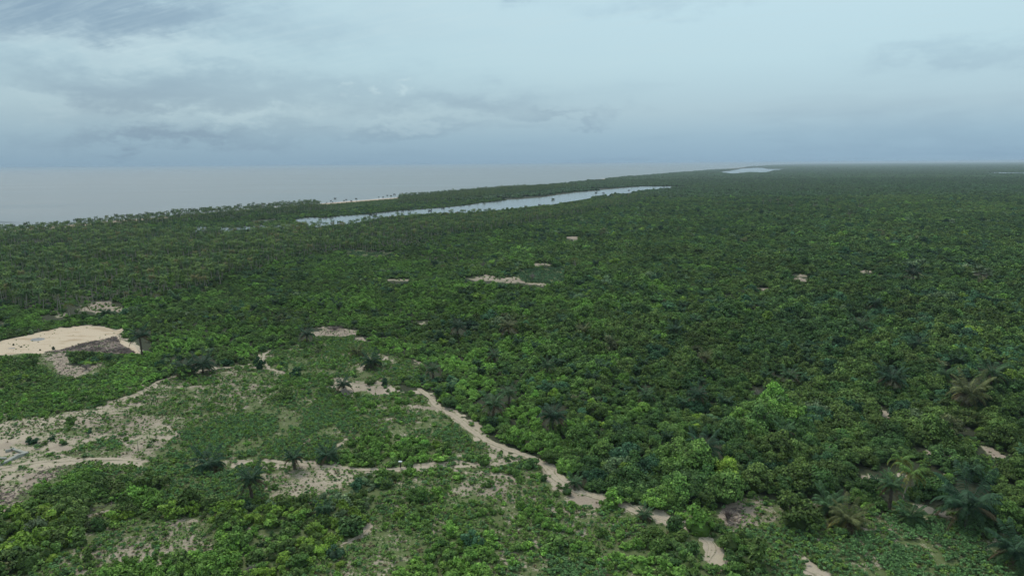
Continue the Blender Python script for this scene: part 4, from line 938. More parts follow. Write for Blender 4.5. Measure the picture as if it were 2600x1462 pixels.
# 300 nearest trees
D = TREES; ii = np.where(near)[0]
med = np.median(D['R'][ii]); desc = []
for i in ii:
    r = D['R'][i]; a = 'broad' if r > med * 1.15 else ('small' if r < med * .85 else 'rounded')
    desc.append('%s %s' % (a, NAMES[KEYS[D['tone'][i]]]))
labs = make_labels(D['px'][ii], D['py'][ii], desc, 'tree')
for i, lb in zip(ii, labs):
    r = D['R'][i]; v = D['idx'][i]
    t = thing('broadleaf_tree', *D['P'][i], lb, 'tree', 'trees of the dense forest', D['rot'][i], (r, r, r * D['sz'][i]))
    part('crown', CROWN_HI[v], t, D['hue'][i]); part('trunk', TRUNKS[v], t)
# 300 nearest bushes
D = SHR; ii = np.where(nearS)[0]; med = np.median(D['R'][ii])
desc = [('%s %s' % ('large' if D['R'][i] > med * 1.15 else ('small' if D['R'][i] < med * .88 else 'leafy'), NAMES[KEYS[D['tone'][i]]])) for i in ii]
for i, lb in zip(ii, make_labels(D['px'][ii], D['py'][ii], desc, 'bush')):
    r = D['R'][i]; o = new_obj('bush', SHRUB_HI[D['idx'][i]]); o.location = (*D['P'][i], 0); o.rotation_euler = (0, 0, D['rot'][i]); o.scale = (r, r, r * D['sz'][i])
    o['hue'] = [float(v) for v in D['hue'][i]]; tag(o, lb, 'bush', 'bushes of the open country')
# 300 nearest crop plants
D = CRP; ii = np.where(nearC)[0]; med = np.median(D['R'][ii])
CL = LMK + [((2250, 1350), 'the upper margin of the crop field'), ((2350, 1400), 'the middle of the big crop field'), ((2430, 1360), 'the weedy strip in the crop field'), ((2480, 1440), 'the lowest rows before the thin-trunked palm'), ((2300, 1450), 'the lower margin of the crop field'), ((2180, 1400), 'the thin sandy end of the crop field'), ((1330, 1450), 'the lower margin of the dense crop patch'), ((1500, 1440), 'the thin end of the dense crop patch')]
desc = [('%s %s' % ('wide' if D['R'][i] > med * 1.12 else ('small' if D['R'][i] < med * .88 else 'bushy'), 'blue-green' if D['hue'][i][2] > .4 * D['hue'][i][1] else 'green')) for i in ii]
labs = make_labels(D['px'][ii], D['py'][ii], desc, 'crop plant', CL)
for i in range(len(ii)):
    px_ = D['px'][ii[i]]; where = 'in the dense patch at the lower edge of the field' if 1240 < px_ < 1600 else ('in the field around the thin-trunked palm' if px_ > 2150 else 'on the sandy soil between the bushes')
    j = ii[i]; r = D['R'][j]; o = new_obj('crop_plant', CROPS[D['idx'][j]]); o.location = (*D['P'][j], 0); o.rotation_euler = (0, 0, D['rot'][j]); o.scale = (r, r, r)
    o['hue'] = [float(v) for v in D['hue'][j]]; tag(o, labs[i], 'crop plant', 'crop plants of the open fields')
# coconut palms of the plantation
D = CO; ii = np.where(nearP)[0]
CL = [((x, y), w) for x, y, w in ((30, 790, 'the scrub above the big sand lot'), (110, 790, 'the little sand patch above the lot'), (177, 790, 'the lone palm before the sand patches'), (255, 775, 'the wide sand patch above the lot'), (352, 755, 'the palm at the plantation edge'), (398, 755, 'the slim palm standing apart'), (520, 730, 'the corner of the plantation'),
 (620, 690, 'the notch in the plantation edge'), (700, 665, 'the inner bend of the plantation edge'), (30, 740, 'the left end of the near rows'), (130, 740, 'the near rows over the sand lot'), (250, 730, 'the middle of the near rows'), (350, 710, 'the near rows before the corner'), (450, 700, 'the second block of rows'), (560, 670, 'the block behind the notch'), (940, 642, 'the green field strip'))]
desc = [('%s %s' % ('tall' if D['s'][i] > .84 else ('low' if D['s'][i] < .73 else 'middling'), 'brown-tinged' if D['hue'][i][0] > D['hue'][i][1] * 1.1 else ('olive' if D['hue'][i][0] > .65 * D['hue'][i][1] else 'dark green'))) for i in ii]
labs = make_labels(D['px'][ii], D['py'][ii], desc, 'coconut palm', CL)
for i, lb in zip(ii, labs):
    u = D['hue'][i]; tone_ = 'brown-tinged' if u[0] > u[1] * 1.15 else ('olive-yellow' if u[0] > .8 * u[1] else 'dark green')
    x_, y_ = D['px'][i], D['py'][i]
    where = 'above the big sand lot' if x_ < 330 else ('at the edge of the forest' if x_ < 700 else ('by the green field strip' if x_ < 1010 else 'towards the lagoon'))
    row = 'in the nearest rows' if y_ > 730 else ('in the middle rows' if y_ > 680 else 'in the far rows')
    s_ = D['s'][i]; t = thing('coconut_palm', *D['P'][i], lb, 'coconut palm', 'coconut palms of the plantation', D['rot'][i], s_)
    part('crown', COCO_CROWN[D['idx'][i]], t, u); part('trunk', COCO_TRUNK[D['idx'][i]], t)

# ------------------------------------------------------------------ palms placed one by one
def ppm(px, py):
    x, y = at(px, py); v = np.array([x, y, -H]); return F / (v @ fw)
def oil_trunk(h, seed):
    g = rs(seed); q = np.linspace(0, 1, 7)
    V, Fq = tube(np.c_[.12 * h * q ** 2 * g.uniform(-1, 1), .1 * h * q ** 2 * g.uniform(-1, 1), h * q - .2 * (q == 0)], .34 + .06 * np.sin(q * 19) + .05 * (1 - q), 8)
    # stubs of old leaf bases
    parts = [(V, Fq)]
    for k in range(14):
        th = k * 2.4; z = h * (.15 + .8 * k / 14); parts.append(tube([(math.cos(th) * .3, math.sin(th) * .3, z), (math.cos(th) * .62, math.sin(th) * .62, z + .35)], [.10, .05], 4))
    return join(parts)
TONE = {'d': (.036, .078, .038), 'm': (.066, .125, .050), 'o': (.115, .130, .048)}
def oil_palm(x, cy, w, by, tone, label, seed):
    X, Y = at(x, by); k = ppm(x, by)
    r = w / k / 2; s = r / 4.1; h = max(.6, (by - cy) / k / math.cos(math.radians(24)) - .9 * s)
    g = rs(seed); c = np.array(TONE[tone])
    t = thing('oil_palm', X, Y, label, 'oil palm', 'oil palms scattered through the country', g.uniform(0, 6.28))
    V, Fq = oil_trunk(h, seed); part('trunk', mesh_np('oil_trunk', V, Fq, [M_OILTRUNK]), t)
    n = 30
    for i in range(n):
        u = i / n; m = 0 if u < .2 else (1 if u < .42 else (2 if u < .65 else (3 if u < .85 else 4)))
        hue = c * g.uniform(.8, 1.25)
        if m == 4 or (m == 3 and g.random() < .3): hue = np.array([.12, .095, .05]) * g.uniform(.6, 1.1)
        elif m == 3: hue = hue * np.array([1.5, 1.25, 1.0])
        part('frond', OILF[m], t, hue, (0, 0, h), (g.normal(0, .06), g.normal(0, .1), i * 2.3999 + g.normal(0, .1)), s * g.uniform(.88, 1.1))
    return t
for i, p_ in enumerate(OIL): oil_palm(*p_, 900 + i)
for i, (x, cy, w, by, label) in enumerate(NEARCOCO):
    X, Y = at(x if i != 1 else 2292, by); k = ppm(x, by); r = w / k / 2; h = (by - cy) / k / math.cos(math.radians(23 if i < 2 else 12)); g = rs(1500 + i)
    t = thing('coconut_palm', X, Y, label, 'coconut palm')
    lean = (x - 2292) / k if i == 1 else g.uniform(-.6, .6); q = np.linspace(0, 1, 8)
    P_ = np.c_[lean * q ** 1.5, 0 * q, h * q - .2 * (q == 0)]; V, Fq = tube(P_, .2 - .08 * q, 7); part('trunk', mesh_np('coconut_trunk', V, Fq, [M_PALMTRUNK]), t)
    for j in range(22):
        u = j / 22; m = min(3, int(u * 4)); hue = np.array([.10, .17, .04]) * g.uniform(.8, 1.2) if u < .5 else np.array([.22, .23, .06]) * g.uniform(.8, 1.2)
        if u > .85: hue = np.array([.17, .13, .05])
        part('frond', COCOF[m], t, hue, tuple(P_[-1]), (0, g.normal(0, .08), j * 2.3999 + g.normal(0, .12)), r / 3.6 * g.uniform(.85, 1.1))
    V, Fq = [], []
    nuts = [(IV1 * .16 + P_[-1] + np.array([math.cos(a) * .3, math.sin(a) * .3, -.25]), IF1) for a in (0, 1.1, 2.3, 3.4, 4.6, 5.6)]
    V, Fq = join(nuts); part('coconuts', mesh_np('coconuts', V, Fq, [M_OILTRUNK]), t)
# fan palms (stiff round heads on bare trunks)
def fan_leaf(g, L):
    V, Fq, T = [np.array([0, 0, 0.])], [], [.3]; n = 9; stalk = L * .4
    for k in range(n):
        a = (k / (n - 1) - .5) * 3.4; d = np.array([math.cos(a), math.sin(a), 0]); o = len(V); c = np.array([stalk, 0, 0])
        s_ = np.array([-d[1], d[0], 0]) * L * .10; V += [c, c + d * L * .38 - s_, c + d * L * .62, c + d * L * .38 + s_]; Fq.append([o, o + 1, o + 2, o + 3]); T += [g.random()] * 4
    o = len(V); V += [np.array([0, -.04, 0]), np.array([0, .04, 0]), np.array([stalk, .04, 0]), np.array([stalk, -.04, 0])]; Fq.append([o, o + 1, o + 2, o + 3]); T += [.4] * 4
    return np.array(V), np.array(Fq), np.array(T)
V, Fq, T = fan_leaf(rs(3), 2.2); FANL = mesh_np('fan_leaf', V, Fq, [M_FROND], {'tint': T})
for i, (x, cy, w, by, word) in enumerate(FAN):
    X, Y = at(x, by); k = ppm(x, by); h = (by - cy) / k * 1.03; r = w / k / 2; g = rs(1700 + i)
    place = 'over the forest towards the horizon' if i < 8 else ('in the distant forest' if i < 10 else 'standing over the lagoon bank')
    t = thing('fan_palm', X, Y, '%s fan palm with round head on bare trunk %s' % (word, place), 'fan palm', 'fan palms over the forest' if i < 8 else None)
    V, Fq = tube([(0, 0, -.2), (0, 0, h * .5), (0, 0, h)], [.32, .28, .25], 6); part('trunk', mesh_np('fan_trunk', V, Fq, [M_PALMTRUNK]), t)
    for j in range(14):
        pt = math.radians(-75 + 125 * j / 14); part('frond', FANL, t, np.array([.17, .22, .11]) * g.uniform(.7, 1.2) if j < 11 else (.22, .19, .13), (0, 0, h), (0, pt, j * 2.4), r / (2.9 if i < 8 else 2.3))
# palms on the beach and lagoon shore; silhouette darkness painted into the fronds
for i, (x, cy, by) in enumerate([(829, 515, 522), (840, 512, 521), (845, 513, 521), (851, 508, 520), (874, 510, 519), (880, 509, 518), (893, 508, 519), (905, 506, 517), (962, 502, 508), (973, 500, 509), (984, 499, 507), (993, 498, 508), (1001, 496, 507), (938, 513, 519)]):
    X, Y = at(x, by); s_ = (by - cy) / ppm(x, by) / 11 * 1.1; t = thing('coconut_palm', X, Y, '%s coconut palm on the open stretch of beach, %s from the belt end' % ('short' if by - cy < 8 else 'tall', ['first', 'second', 'third', 'fourth', 'fifth', 'sixth', 'seventh', 'eighth', 'ninth', 'tenth', 'eleventh', 'twelfth', 'thirteenth', 'fourteenth'][i]), 'coconut palm', 'palms on the open beach', i * 1.3, max(.5, s_))
    part('crown', COCO_CROWN[i % 7], t, (.03, .045, .022)); part('trunk', COCO_TRUNK[i % 7], t)
for i, (x, cy, by) in enumerate([(1512, 490, 503), (1531, 492, 504), (1597, 482, 492), (1685, 477, 485), (1370, 520, 536), (1128, 531, 549), (1093, 530, 551), (951, 546, 566), (939, 548, 568)]):
    X, Y = at(x, by); s_ = (by - cy) / ppm(x, by) / 11; t = thing('coconut_palm', X, Y, '%s palm silhouetted against the lagoon, %s along the near bank' % ('dark', ['sixth', 'seventh', 'eighth', 'last', 'fifth', 'fourth', 'third', 'second', 'first'][i]), 'coconut palm', 'palms on the near bank of the lagoon', i, max(.5, s_))
    part('crown', COCO_CROWN[i % 7], t, (.028, .04, .02)); part('trunk', COCO_TRUNK[i % 7], t)

SHORE = [(35, 580), (105, 575), (160, 570), (190, 565), (235, 572), (275, 570), (320, 572), (385, 560), (460, 577), (515, 570), (565, 535), (615, 525), (670, 535), (700, 530), (735, 530), (775, 525), (840, 510), (875, 495), (912, 492), (950, 495), (978, 485), (1010, 500), (1048, 495), (1080, 480), (1115, 485), (1145, 475), (1180, 485), (1240, 475), (1305, 460), (1360, 465), (1420, 470), (1455, 460), (1490, 455), (1550, 465), (1610, 440), (1650, 445), (1700, 440), (1745, 440), (1800, 430), (1860, 425), (1905, 425), (1950, 420), (2025, 408), (2080, 410), (2140, 405), (2190, 405), (2270, 400), (2320, 405)]
for i, (zx, zy) in enumerate(SHORE):
    x = zx * .338; cy = 380 + zy * .338; by = max(cy + 17 - zx * .002, 585 - .083 * x + 3); X, Y = at(x, by); s_ = (by - cy) / ppm(x, by) / 11.5
    part_of = ['far left shore', 'surf at the left', 'beach gap', 'bend of the shore', 'middle of the belt', 'thick of the belt', 'end of the belt'][min(6, i // 7)]
    t = thing('coconut_palm', X, Y, '%s shore palm against the sea, %s at %s' % ('tall' if s_ > 1.15 else 'dark', ['first', 'second', 'third', 'fourth', 'fifth', 'sixth', 'seventh'][i % 7], part_of), 'coconut palm', 'palms along the sea shore', i * 1.7, (s_ * 1.1, s_ * 1.1, s_))
    part('crown', COCO_CROWN[i % 7], t, (.035, .06, .026)); part('trunk', COCO_TRUNK[i % 7], t)  # frond colour darkened to paint the silhouette against the sea
# ------------------------------------------------------------------ single bushes, bare trees, brush
def bush_at(x, by, w, key, label, hs=1.0, cat='bush', name='bush', v=0, group=None):
    X, Y = at(x, by); r = w / ppm(x, by) / 2
    o = new_obj(name, SHRUB_HI[v % 6]); o.location = (X, Y + r * .5, 0); o.scale = (r, r, r * hs); o.rotation_euler = (0, 0, v * 1.7); o['hue'] = [float(c) for c in PAL[key]]; tag(o, label, cat, group)
for i, a in enumerate([
 (1552, 1292, 62, 'bright', 'large bright green dome-shaped bush standing in the sandy track', 1.25), (1440, 1256, 36, 'deep', 'dark bush at the edge of the wide track, before the small palm', 1.1),
 (1782, 1362, 84, 'bright', 'biggest bright green rounded bush, where the track dips out of sight', 1.2), (1720, 1356, 60, 'deep', 'dark rounded bush leaning on the biggest bright one', 1.15),
 (1345, 1190, 48, 'deep', 'spiky dark bush between the two tracks at the fork', .9), (1228, 1183, 36, 'mid', 'round bush on the grassy flat between the tracks', 1.15), (1258, 1200, 24, 'bright', 'round bush alone on the pale ground by the fork', 1.1),
 (1288, 1172, 18, 'deep', 'small dark bush on the sand of the fork', 1), (1380, 1222, 26, 'deep', 'low spiky bush on the sand beside the wide track', .9), (1412, 1262, 22, 'mid', 'small round bush below the wide track', .9), (1163, 1218, 40, 'bright', 'wide bright bush on the slope below the track', .7),
 (1115, 1212, 16, 'deep', 'little bush beside the wide bright one', 1), (1198, 1172, 34, 'mid', 'low bush in front of the crop field by the path', .8), (1240, 1238, 30, 'mid', 'two-lobed bush on the speckled sand', 1.1), (1310, 1212, 30, 'mid', 'round bush below the fork', 1), (1318, 1225, 18, 'mid', 'little round bush below the fork', 1),
 (1040, 1200, 24, 'deep', 'dark upright bush on the track next to the walking person', 1.5), (657, 938, 26, 'dark', 'tall dark bush narrowed at the foot, standing on the upper path', 1.9), (746, 958, 36, 'dark', 'dark rounded bush on the pale ground past the upper path', 1.2),
 (939, 977, 30, 'olive', 'round olive bush on the pink sand near the hut', .95), (975, 980, 26, 'dark', 'dark bush at the rim of the pink sand patch', 1.0), (176, 1080, 28, 'mid', 'round green bush alone on the sandy flat', 1.15), (78, 1128, 32, 'dark', 'dark bush on the sandy flat, largest of four', .95),
 (130, 1118, 20, 'dark', 'small dark bush on the sandy flat, farthest of four', .9), (160, 1130, 22, 'deep', 'small dark bush on the sandy flat beside the bare sand patch', 1), (108, 1130, 26, 'olive', 'grey-green low bush between the dark ones on the flat', .6), (134, 888, 11, 'dark', 'black round shrub on the pale sand lot', 1.15),
 (33, 877, 6, 'brown', 'tiny brown sapling on the sand lot nearest the ash patch', 1.3), (53, 882, 6, 'brown', 'tiny brown sapling on the sand lot, middle one', 1.1), (101, 890, 6, 'brown', 'tiny brown sapling on the sand lot beside the black shrub', 1.1), (410, 960, 16, 'mid', 'small bush where the upper path leaves the forest', 1.2),
 (600, 1392, 74, 'mid', 'large round dark green bush with a domed top in the open scrub', 1.1), (248, 1350, 44, 'deep', 'dark bush at the rim of the pale sandy gap', 1.1), (890, 1362, 88, 'deep', 'large dark flat-topped bush beside the thin footpath', .8), (960, 1232, 60, 'mid', 'dense green bush just below the track', 1.1),
 (1200, 1395, 56, 'teal', 'dark blue-green rounded bush near the rusty-tinted ones', 1.2), (1400, 1400, 76, 'mid', 'wide green bush above the blue-green crop patch', .9), (1860, 1400, 64, 'olive', 'olive rounded bush overhanging the last bare stretch of track', 1.1), (1925, 1450, 84, 'olive', 'big olive bush at the bottom of the scene by the last track', 1.2),
 (2540, 1350, 130, 'deep', 'huge dark green bush mass behind the crop field', .75), (2470, 1330, 60, 'deep', 'dark bush beside the huge dark mass', .9), (760, 1325, 50, 'bright', 'bright bush on the slope of the open scrub', .9), (2148, 1365, 46, 'deep', 'dark bush at the foot of the lower oil palm', .9),
 (2010, 1368, 30, 'mid', 'small bush among the grey scrub before the crop field', 1.0)]):
    bush_at(*a[:5], hs=a[5], v=i)
def bare_tree(x, by, hpx, wpx, label, seed, m=M_DEAD, dens=46):
    X, Y = at(x, by); k = ppm(x, by); h = hpx / k; w = wpx / k; g = rs(seed); parts = [tube([(0, 0, -.1), (0, 0, h * .25)], [.16, .13], 5)]
    t = thing('dead_tree', X, Y, label, 'dead tree')
    V, Fq = join(parts); part('trunk', mesh_np('dead_trunk', V, Fq, [m]), t)
    br = []
    for j in range(dens):
        th = g.uniform(0, 6.28); q = math.sqrt(g.random()) * w * .5; z0 = h * g.uniform(.05, .3); top = np.array([math.cos(th) * q, math.sin(th) * q, h * g.uniform(.6, 1.0) * (1 - .25 * (2 * q / w) ** 2)])
        mid = top * np.array([.35, .35, .5]) + np.array([0, 0, z0 * .5]); br.append(tube([(0, 0, z0), mid, top], [.09, .06, .025], 4))
        for _ in range(3):
            s_ = mid + (top - mid) * g.uniform(.2, .9); e = s_ + g.normal(0, .12 * w, 3) + np.array([0, 0, .08 * h]); br.append(tube([s_, e], [.04, .015], 3))
    V, Fq = join(br); part('branches', mesh_np('branches', V, Fq, [m]), t)
M_DEADP = mat('dead_twigs_purple', f_bark((.10, .075, .07), (.21, .16, .15), 3))
bare_tree(1928, 1024, 38, 36, 'bare grey-brown dead tree fanning out above the green forest', 1); bare_tree(1226, 682, 18, 26, 'leafless purplish tree beside the distant sand patches', 2, M_DEADP); bare_tree(1352, 712, 20, 20, 'pale leafless tree in the distant blue-green field', 3)
bare_tree(2124, 690, 18, 22, 'leafless brownish tree far off in the forest', 4, M_DEADP); bare_tree(1900, 752, 20, 46, 'grey-brown bare thicket in the distant forest', 5, M_DEADP); bare_tree(1848, 1322, 34, 40, 'dark bare bush on the brown patch past the biggest green bush', 6, M_DEADP)
bare_tree(2304, 1064, 20, 48, 'grey twiggy bare bush in the forest past the narrow sand strip', 7); bare_tree(220, 938, 16, 30, 'grey bare bush on the brown soil below the sand lot', 8); bare_tree(2240, 782, 22, 12, 'thin white leafless branch rising beside a dark palm', 9, M_PALMTRUNK, 7)
bare_tree(640, 1455, 22, 40, 'pale dead brush at the bottom of the yellow-green thicket', 10); bare_tree(1720, 812, 10, 18, 'small dead twiggy tree in mid forest', 11); bare_tree(2500, 575, 20, 10, 'bare pale trunk standing above the far forest', 12, M_PALMTRUNK, 6)
bare_tree(1280, 668, 16, 20, 'purplish bare tree behind the distant sand patches', 13, M_DEADP); bare_tree(850, 838, 12, 46, 'dark burnt brush along the brown patch', 14, M_DEADP)
# cut brush on the debris field: loose sticks and dark clods nobody could count
def litter():
    g = rs(78); parts = []
    for poly in SANDS['bare_brown_soil']:
        x0, x1 = min(p[0] for p in poly), max(p[0] for p in poly); y0, y1 = min(p[1] for p in poly), max(p[1] for p in poly)
        for _ in range(int((x1 - x0) * (y1 - y0) / 22)):
            x, y = g.uniform(x0, x1), g.uniform(y0, y1)
            if look(np.array([x]), np.array([y]))[0] != BARE: continue
            X, Y = at(x, y); a = g.uniform(0, 3.14); l = g.uniform(.3, 1.3); z = g.uniform(.03, .25); d = np.array([math.cos(a), math.sin(a), g.normal(0, .2)]) * l; c = np.array([X, Y, z]); parts.append(tube([c - d / 2, c + d / 2], [.09, .05], 3))
    V, Fq = join(parts); tag(new_obj('twig_litter', mesh_np('twig_litter', V, Fq, [M_DEADP])), 'dead twigs and clods strewn over the bare brown soil', 'twigs', kind='stuff')
litter()
def brush():
    g = rs(77); Pp = np.array(DEBRIS); parts = []; n = 0
    while n < 1500:
        x, y = g.uniform(110, 350), g.uniform(850, 898)
        if look(np.array([x]), np.array([y]))[0] != BARE: continue
        X, Y = at(x, y); edge = vnoise(X, Y, 6)
        if g.random() > edge * 1.3: continue
        a = g.uniform(0, 3.14); l = g.uniform(.5, 1.8); z = g.uniform(.05, .6 * edge + .15); d = np.array([math.cos(a), math.sin(a), g.normal(0, .3)]) * l
        parts.append(tube([np.array([X, Y, z]) - d / 2, np.array([X, Y, z]) + d / 2], [.09, .05], 3)); n += 1
    V, Fq = join(parts); tag(new_obj('brushwood', mesh_np('brushwood', V, Fq, [M_DEADP])), 'heaps of cut dark brushwood along the sand lot', 'brushwood', kind='stuff')
brush()

# ------------------------------------------------------------------ hut, wall, post, person
def hut():
    X, Y = at(871, 1006); t = thing('thatched_hut', X, Y, 'small grey thatched hut below the dark oil palm, dark doorway facing out', 'hut', rz=math.radians(-22))
    g = rs(5); w, d, e, r = 1.35, 1.6, .9, 2.7
    # roof: two thatched slopes with ragged overhang, built from overlapping strips
    for s in (-1, 1):
        V, Fq = [], []
        for k in range(26):
            y0 = -d + 2 * d * k / 26 + g.normal(0, .03); y1 = y0 + 2 * d / 26 * 1.7
            for (a, b, lift) in ((0, .55, .10), (.45, 1.0 + g.uniform(0, .16), .03)):
                p = lambda u, y: (s * w * 1.15 * u, y, r - (r - e) * u + lift); o = len(V)
                V += [p(a, y0), p(a, y1), p(b, y1), p(b, y0)] + [(q[0], q[1], q[2] - .10) for q in (p(a, y0), p(a, y1), p(b, y1), p(b, y0))]
                Fq += [[o, o + 1, o + 2, o + 3], [o + 7, o + 6, o + 5, o + 4], [o + 2, o + 6, o + 7, o + 3], [o, o + 3, o + 7, o + 4], [o + 1, o + 5, o + 6, o + 2]]
        part('roof', mesh_np('hut_roof', V, Fq, [M_THATCH]), t)
    wall_parts = []
    for s in (-1, 1):
        for k in range(9): y = -d + .2 + (2 * d - .4) * k / 8; part('post', POST, t, None, (s * w * .92, y, 0))
    # back gable of sticks
    V, Fq = join([tube([(x, d - .15, 0), (x, d - .15, r - (r - e) * abs(x) / (w * 1.15) - .08)], [.06, .05], 5) for x in np.linspace(-w * .9, w * .9, 15)]); part('back_wall', mesh_np('hut_back', V, Fq, [M_DEAD]), t)
    V, Fq = tube([(0, -d - .2, r + .05), (0, d + .2, r + .05)], [.09, .09], 6); part('ridge', mesh_np('hut_ridge', V, Fq, [M_DEAD]), t)
v_, f_ = tube([(0, 0, 0), (0, 0, .95)], [.07, .06], 6); POST = mesh_np('hut_post', v_, f_, [M_DEAD])
hut()
def wall_run(pts, th, h, seed):
    P_ = unproj(*zip(*pts)); out = resample(P_, .5); T_ = np.gradient(out, axis=0); T_ /= np.linalg.norm(T_, axis=1)[:, None]; N_ = np.stack([-T_[:, 1], T_[:, 0]], 1)
    hh = h * (.55 + .7 * vnoise(out[:, 0] + seed, out[:, 1], 1.6)); V, Fq = [], []
    for p, n_, z in zip(out, N_, hh): V += [(*(p - n_ * th / 2), -.1), (*(p - n_ * th / 2 * .92), z), (*(p + n_ * th / 2 * .92), z), (*(p + n_ * th / 2), -.1)]
    for i in range(len(out) - 1):
        for k in range(3): a = 4 * i + k; Fq.append([a, a + 1, a + 5, a + 4])
    Fq += [[0, 3, 2, 1], [4 * len(out) - 4, 4 * len(out) - 3, 4 * len(out) - 2, 4 * len(out) - 1]]
    return np.array(V), np.array(Fq)
X, Y = at(35, 1160)
t = thing('ruined_wall', X, Y, 'low broken grey concrete wall enclosing a patch of bright weeds', 'wall')
for i, (pts, th, h) in enumerate((([(-60, 1200), (0, 1180), (30, 1167), (52, 1158), (70, 1151)], 1.1, .8), ([(33, 1141), (45, 1146), (58, 1150), (70, 1151)], .9, .6), ([(14, 1148), (24, 1146), (34, 1141)], .6, .7), ([(-60, 1168), (0, 1166), (16, 1165)], .8, .6))):
    V, Fq = wall_run(pts, th, h, i * 9); V = V - np.array([X, Y, 0]); part('wall_section', mesh_np('wall_section', V, Fq, [M_CONC]), t)
V, Fq = tube([(0, 0, 0), (0, 0, 1.1)], [.09, .08], 5); xx, yy = at(31, 1147); part('stub_post', mesh_np('stub', V, Fq, [M_OILTRUNK]), t, None, (xx - X, yy - Y, 0))
X, Y = at(351, 1142)
V, Fq = tube([(0, 0, -.1), (0.02, 0, 1.5), (.05, 0, 3.1)], [.15, .13, .11], 7); V2, F2 = tube([(0, 0, -.02), (0, 0, .32)], [.32, .26], 7); V, Fq = join([(V, Fq), (V2, F2)])
o = new_obj('post', mesh_np('post', V, Fq, [M_POST])); o.location = (X, Y, 0); tag(o, 'pale leaning post alone on the sandy flat beyond the track', 'post')

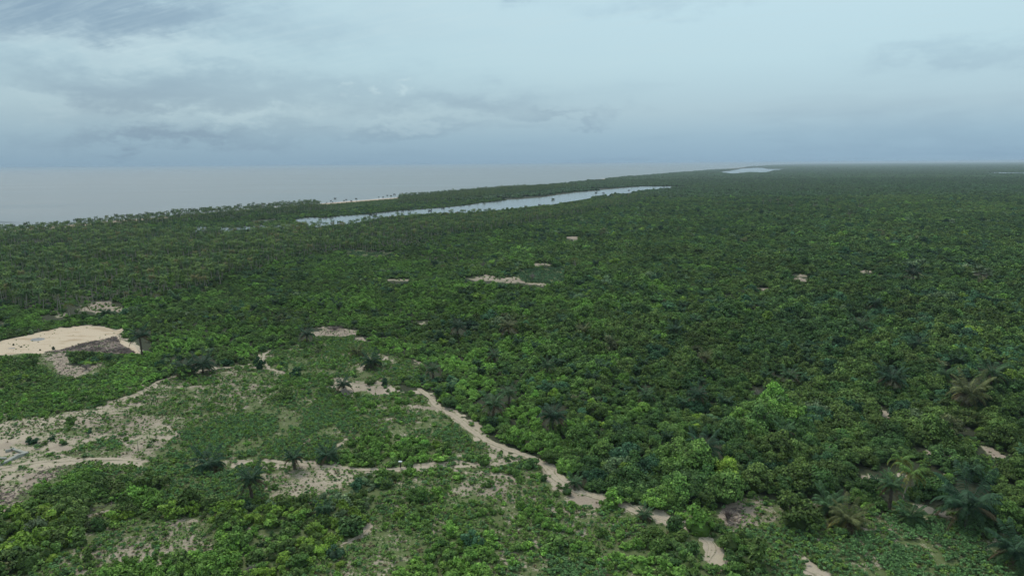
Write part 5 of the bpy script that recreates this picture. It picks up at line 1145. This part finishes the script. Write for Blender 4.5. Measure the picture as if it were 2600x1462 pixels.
def person():
    import bmesh
    m_skin = mat('skin', lambda t, p: pset(t, p, col=(.075, .040, .025), rough=.6)); m_cl = mat('dark_clothes', lambda t, p: pset(t, p, col=(.022, .024, .03), rough=.9))
    X, Y = at(1017, 1187.5); t = thing('person', X, Y, 'person in dark clothes walking on the track with a white bundle on the head', 'person', rz=math.radians(200))
    verts, edges, rad = [], [], []
    def chain(pts, rads, start=None):
        prev = start
        for p, r in zip(pts, rads):
            verts.append(p); rad.append(r); i = len(verts) - 1
            if prev is not None: edges.append((prev, i))
            prev = i
        return prev
    pel = chain([(0, 0, .93)], [.14]); ch = chain([(0, .0, 1.12), (0, .01, 1.30), (0, .0, 1.42)], [.12, .145, .11], pel)
    nk = chain([(0, .0, 1.50)], [.055], ch); hd = chain([(0, .015, 1.60), (0, .02, 1.70)], [.085, .085], nk); chain([(0, .115, 1.62)], [.018], hd - 1)
    for s in (-1, 1): chain([(s * .085, .012, 1.635)], [.014], hd - 1)
    for s in (-1, 1):
        chain([(s * .09, 0, .88), (s * .10, .16 * s, .50), (s * .10, .20 * s - .12 * (s < 0), .09), (s * .105, .20 * s + .10, .035)], [.10, .07, .045, .04], pel)
        if s > 0: a = chain([(s * .17, 0, 1.40), (s * .34, .05, 1.55), (s * .24, .05, 1.80)], [.06, .045, .035], ch); d = np.array([-.35, 0, .9])
        else: a = chain([(s * .18, 0, 1.39), (s * .25, -.05, 1.12), (s * .27, .06, .88)], [.06, .045, .035], ch); d = np.array([0, .25, -.95])
        hp = chain([tuple(np.array(verts[a]) + d * .07)], [.032], a)
        for k, l in enumerate((.07, .085, .08, .06)):
            o_ = np.array([(k - 1.5) * .018, 0, 0]); b = np.array(verts[hp]); chain([tuple(b + o_ + d * .03), tuple(b + o_ + d * l + np.array([0, .015, 0]))], [.009, .008], hp)
        b = np.array(verts[a]); chain([tuple(b + np.array([.035, .01, 0]) + d * .03), tuple(b + np.array([.045, .02, 0]) + d * .07)], [.010, .009], a)
    me = bpy.data.meshes.new('body'); me.from_pydata(verts, edges, []); o = new_obj('body', me, t)
    md = o.modifiers.new('skin', 'SKIN'); md.use_smooth_shade = True
    for i, r in enumerate(rad): me.skin_vertices[0].data[i].radius = (r, r * .85)
    me.skin_vertices[0].data[0].use_root = True
    o.modifiers.new('sub', 'SUBSURF').levels = 1; o.modifiers['sub'].render_levels = 1; me.materials.append(m_skin)
    # clothes: shirt and wrap skirt as open shells round the body
    def shell(name, rings, n=14):
        V, Fq = [], []
        for (cx, cy, z, rx, ry) in rings:
            for k in range(n): a = 2 * math.pi * k / n; V.append((cx + rx * math.cos(a), cy + ry * math.sin(a), z))
        for i in range(len(rings) - 1):
            for k in range(n): Fq.append([i * n + k, i * n + (k + 1) % n, (i + 1) * n + (k + 1) % n, (i + 1) * n + k])
        part(name, mesh_np(name, V, Fq, [m_cl], smooth=True), t)
    shell('shirt', [(0, 0, .88, .17, .14), (0, 0, 1.05, .155, .13), (0, .01, 1.28, .18, .15), (0, 0, 1.42, .17, .12), (0, 0, 1.49, .075, .07)])
    shell('skirt', [(0, .03, .36, .23, .24), (0, .02, .6, .21, .21), (0, 0, .8, .185, .17), (0, 0, .95, .16, .14)])
    V = IV2 * np.array([.098, .108, .10]) + np.array([0, .005, 1.70]); keep = V; part('hair', mesh_np('hair', np.where((V[:, 1:2] > .075) & (V[:, 2:3] < 1.70), V * [1, .6, 1], V), IF2, [M_OILTRUNK]), t)
    m_w = mat('white_cloth', lambda t_, p: pset(t_, p, col=(.80, .80, .80), rough=.85)); g = rs(8)
    V = IV2 * np.array([.60, .34, .25]) * (1 + .06 * g.normal(size=(len(IV2), 1))); V[:, 2] = np.maximum(V[:, 2], -.13) 
    b = new_obj('bundle', mesh_np('bundle', V, IF2, [m_w], smooth=True)); b.location = (X, Y, 1.80 + .13); b.rotation_euler = (0, .06, .1); tag(b, 'white bundle carried on the head of the walking person', 'bundle')
person()

# ------------------------------------------------------------------ haze
def haze():
    x0, x1, y0, y1, z0, z1 = -95000, 95000, -400, 95000, -1.2, H + 12
    V = [(x, y, z) for z in (z0, z1) for y in (y0, y1) for x in (x0, x1)]; Fq = [[0, 2, 3, 1], [4, 5, 7, 6], [0, 1, 5, 4], [2, 6, 7, 3], [0, 4, 6, 2], [1, 3, 7, 5]]
    m = bpy.data.materials.new('haze'); m.use_nodes = True; t = m.node_tree; t.nodes.clear(); out = t.nodes.new('ShaderNodeOutputMaterial'); v = t.nodes.new('ShaderNodeVolumePrincipled')
    v.inputs['Color'].default_value = (.72, .84, .94, 1); v.inputs['Density'].default_value = HAZE; v.inputs['Anisotropy'].default_value = 0.0
    t.links.new(v.outputs[0], out.inputs['Volume'])
    tag(new_obj('haze', mesh_np('haze', V, Fq, [m])), 'thin bluish haze over the whole coast', kind='stuff')
HAZE = 4.6e-5
haze()
tri_ = 0
for o in bpy.data.objects:
    if o.type == 'MESH' and o.users_collection and o.users_collection[0] == COL: tri_ += len(o.data.loops) - 2 * len(o.data.polygons)
print('objects', len(bpy.data.objects), 'triangles', tri_)
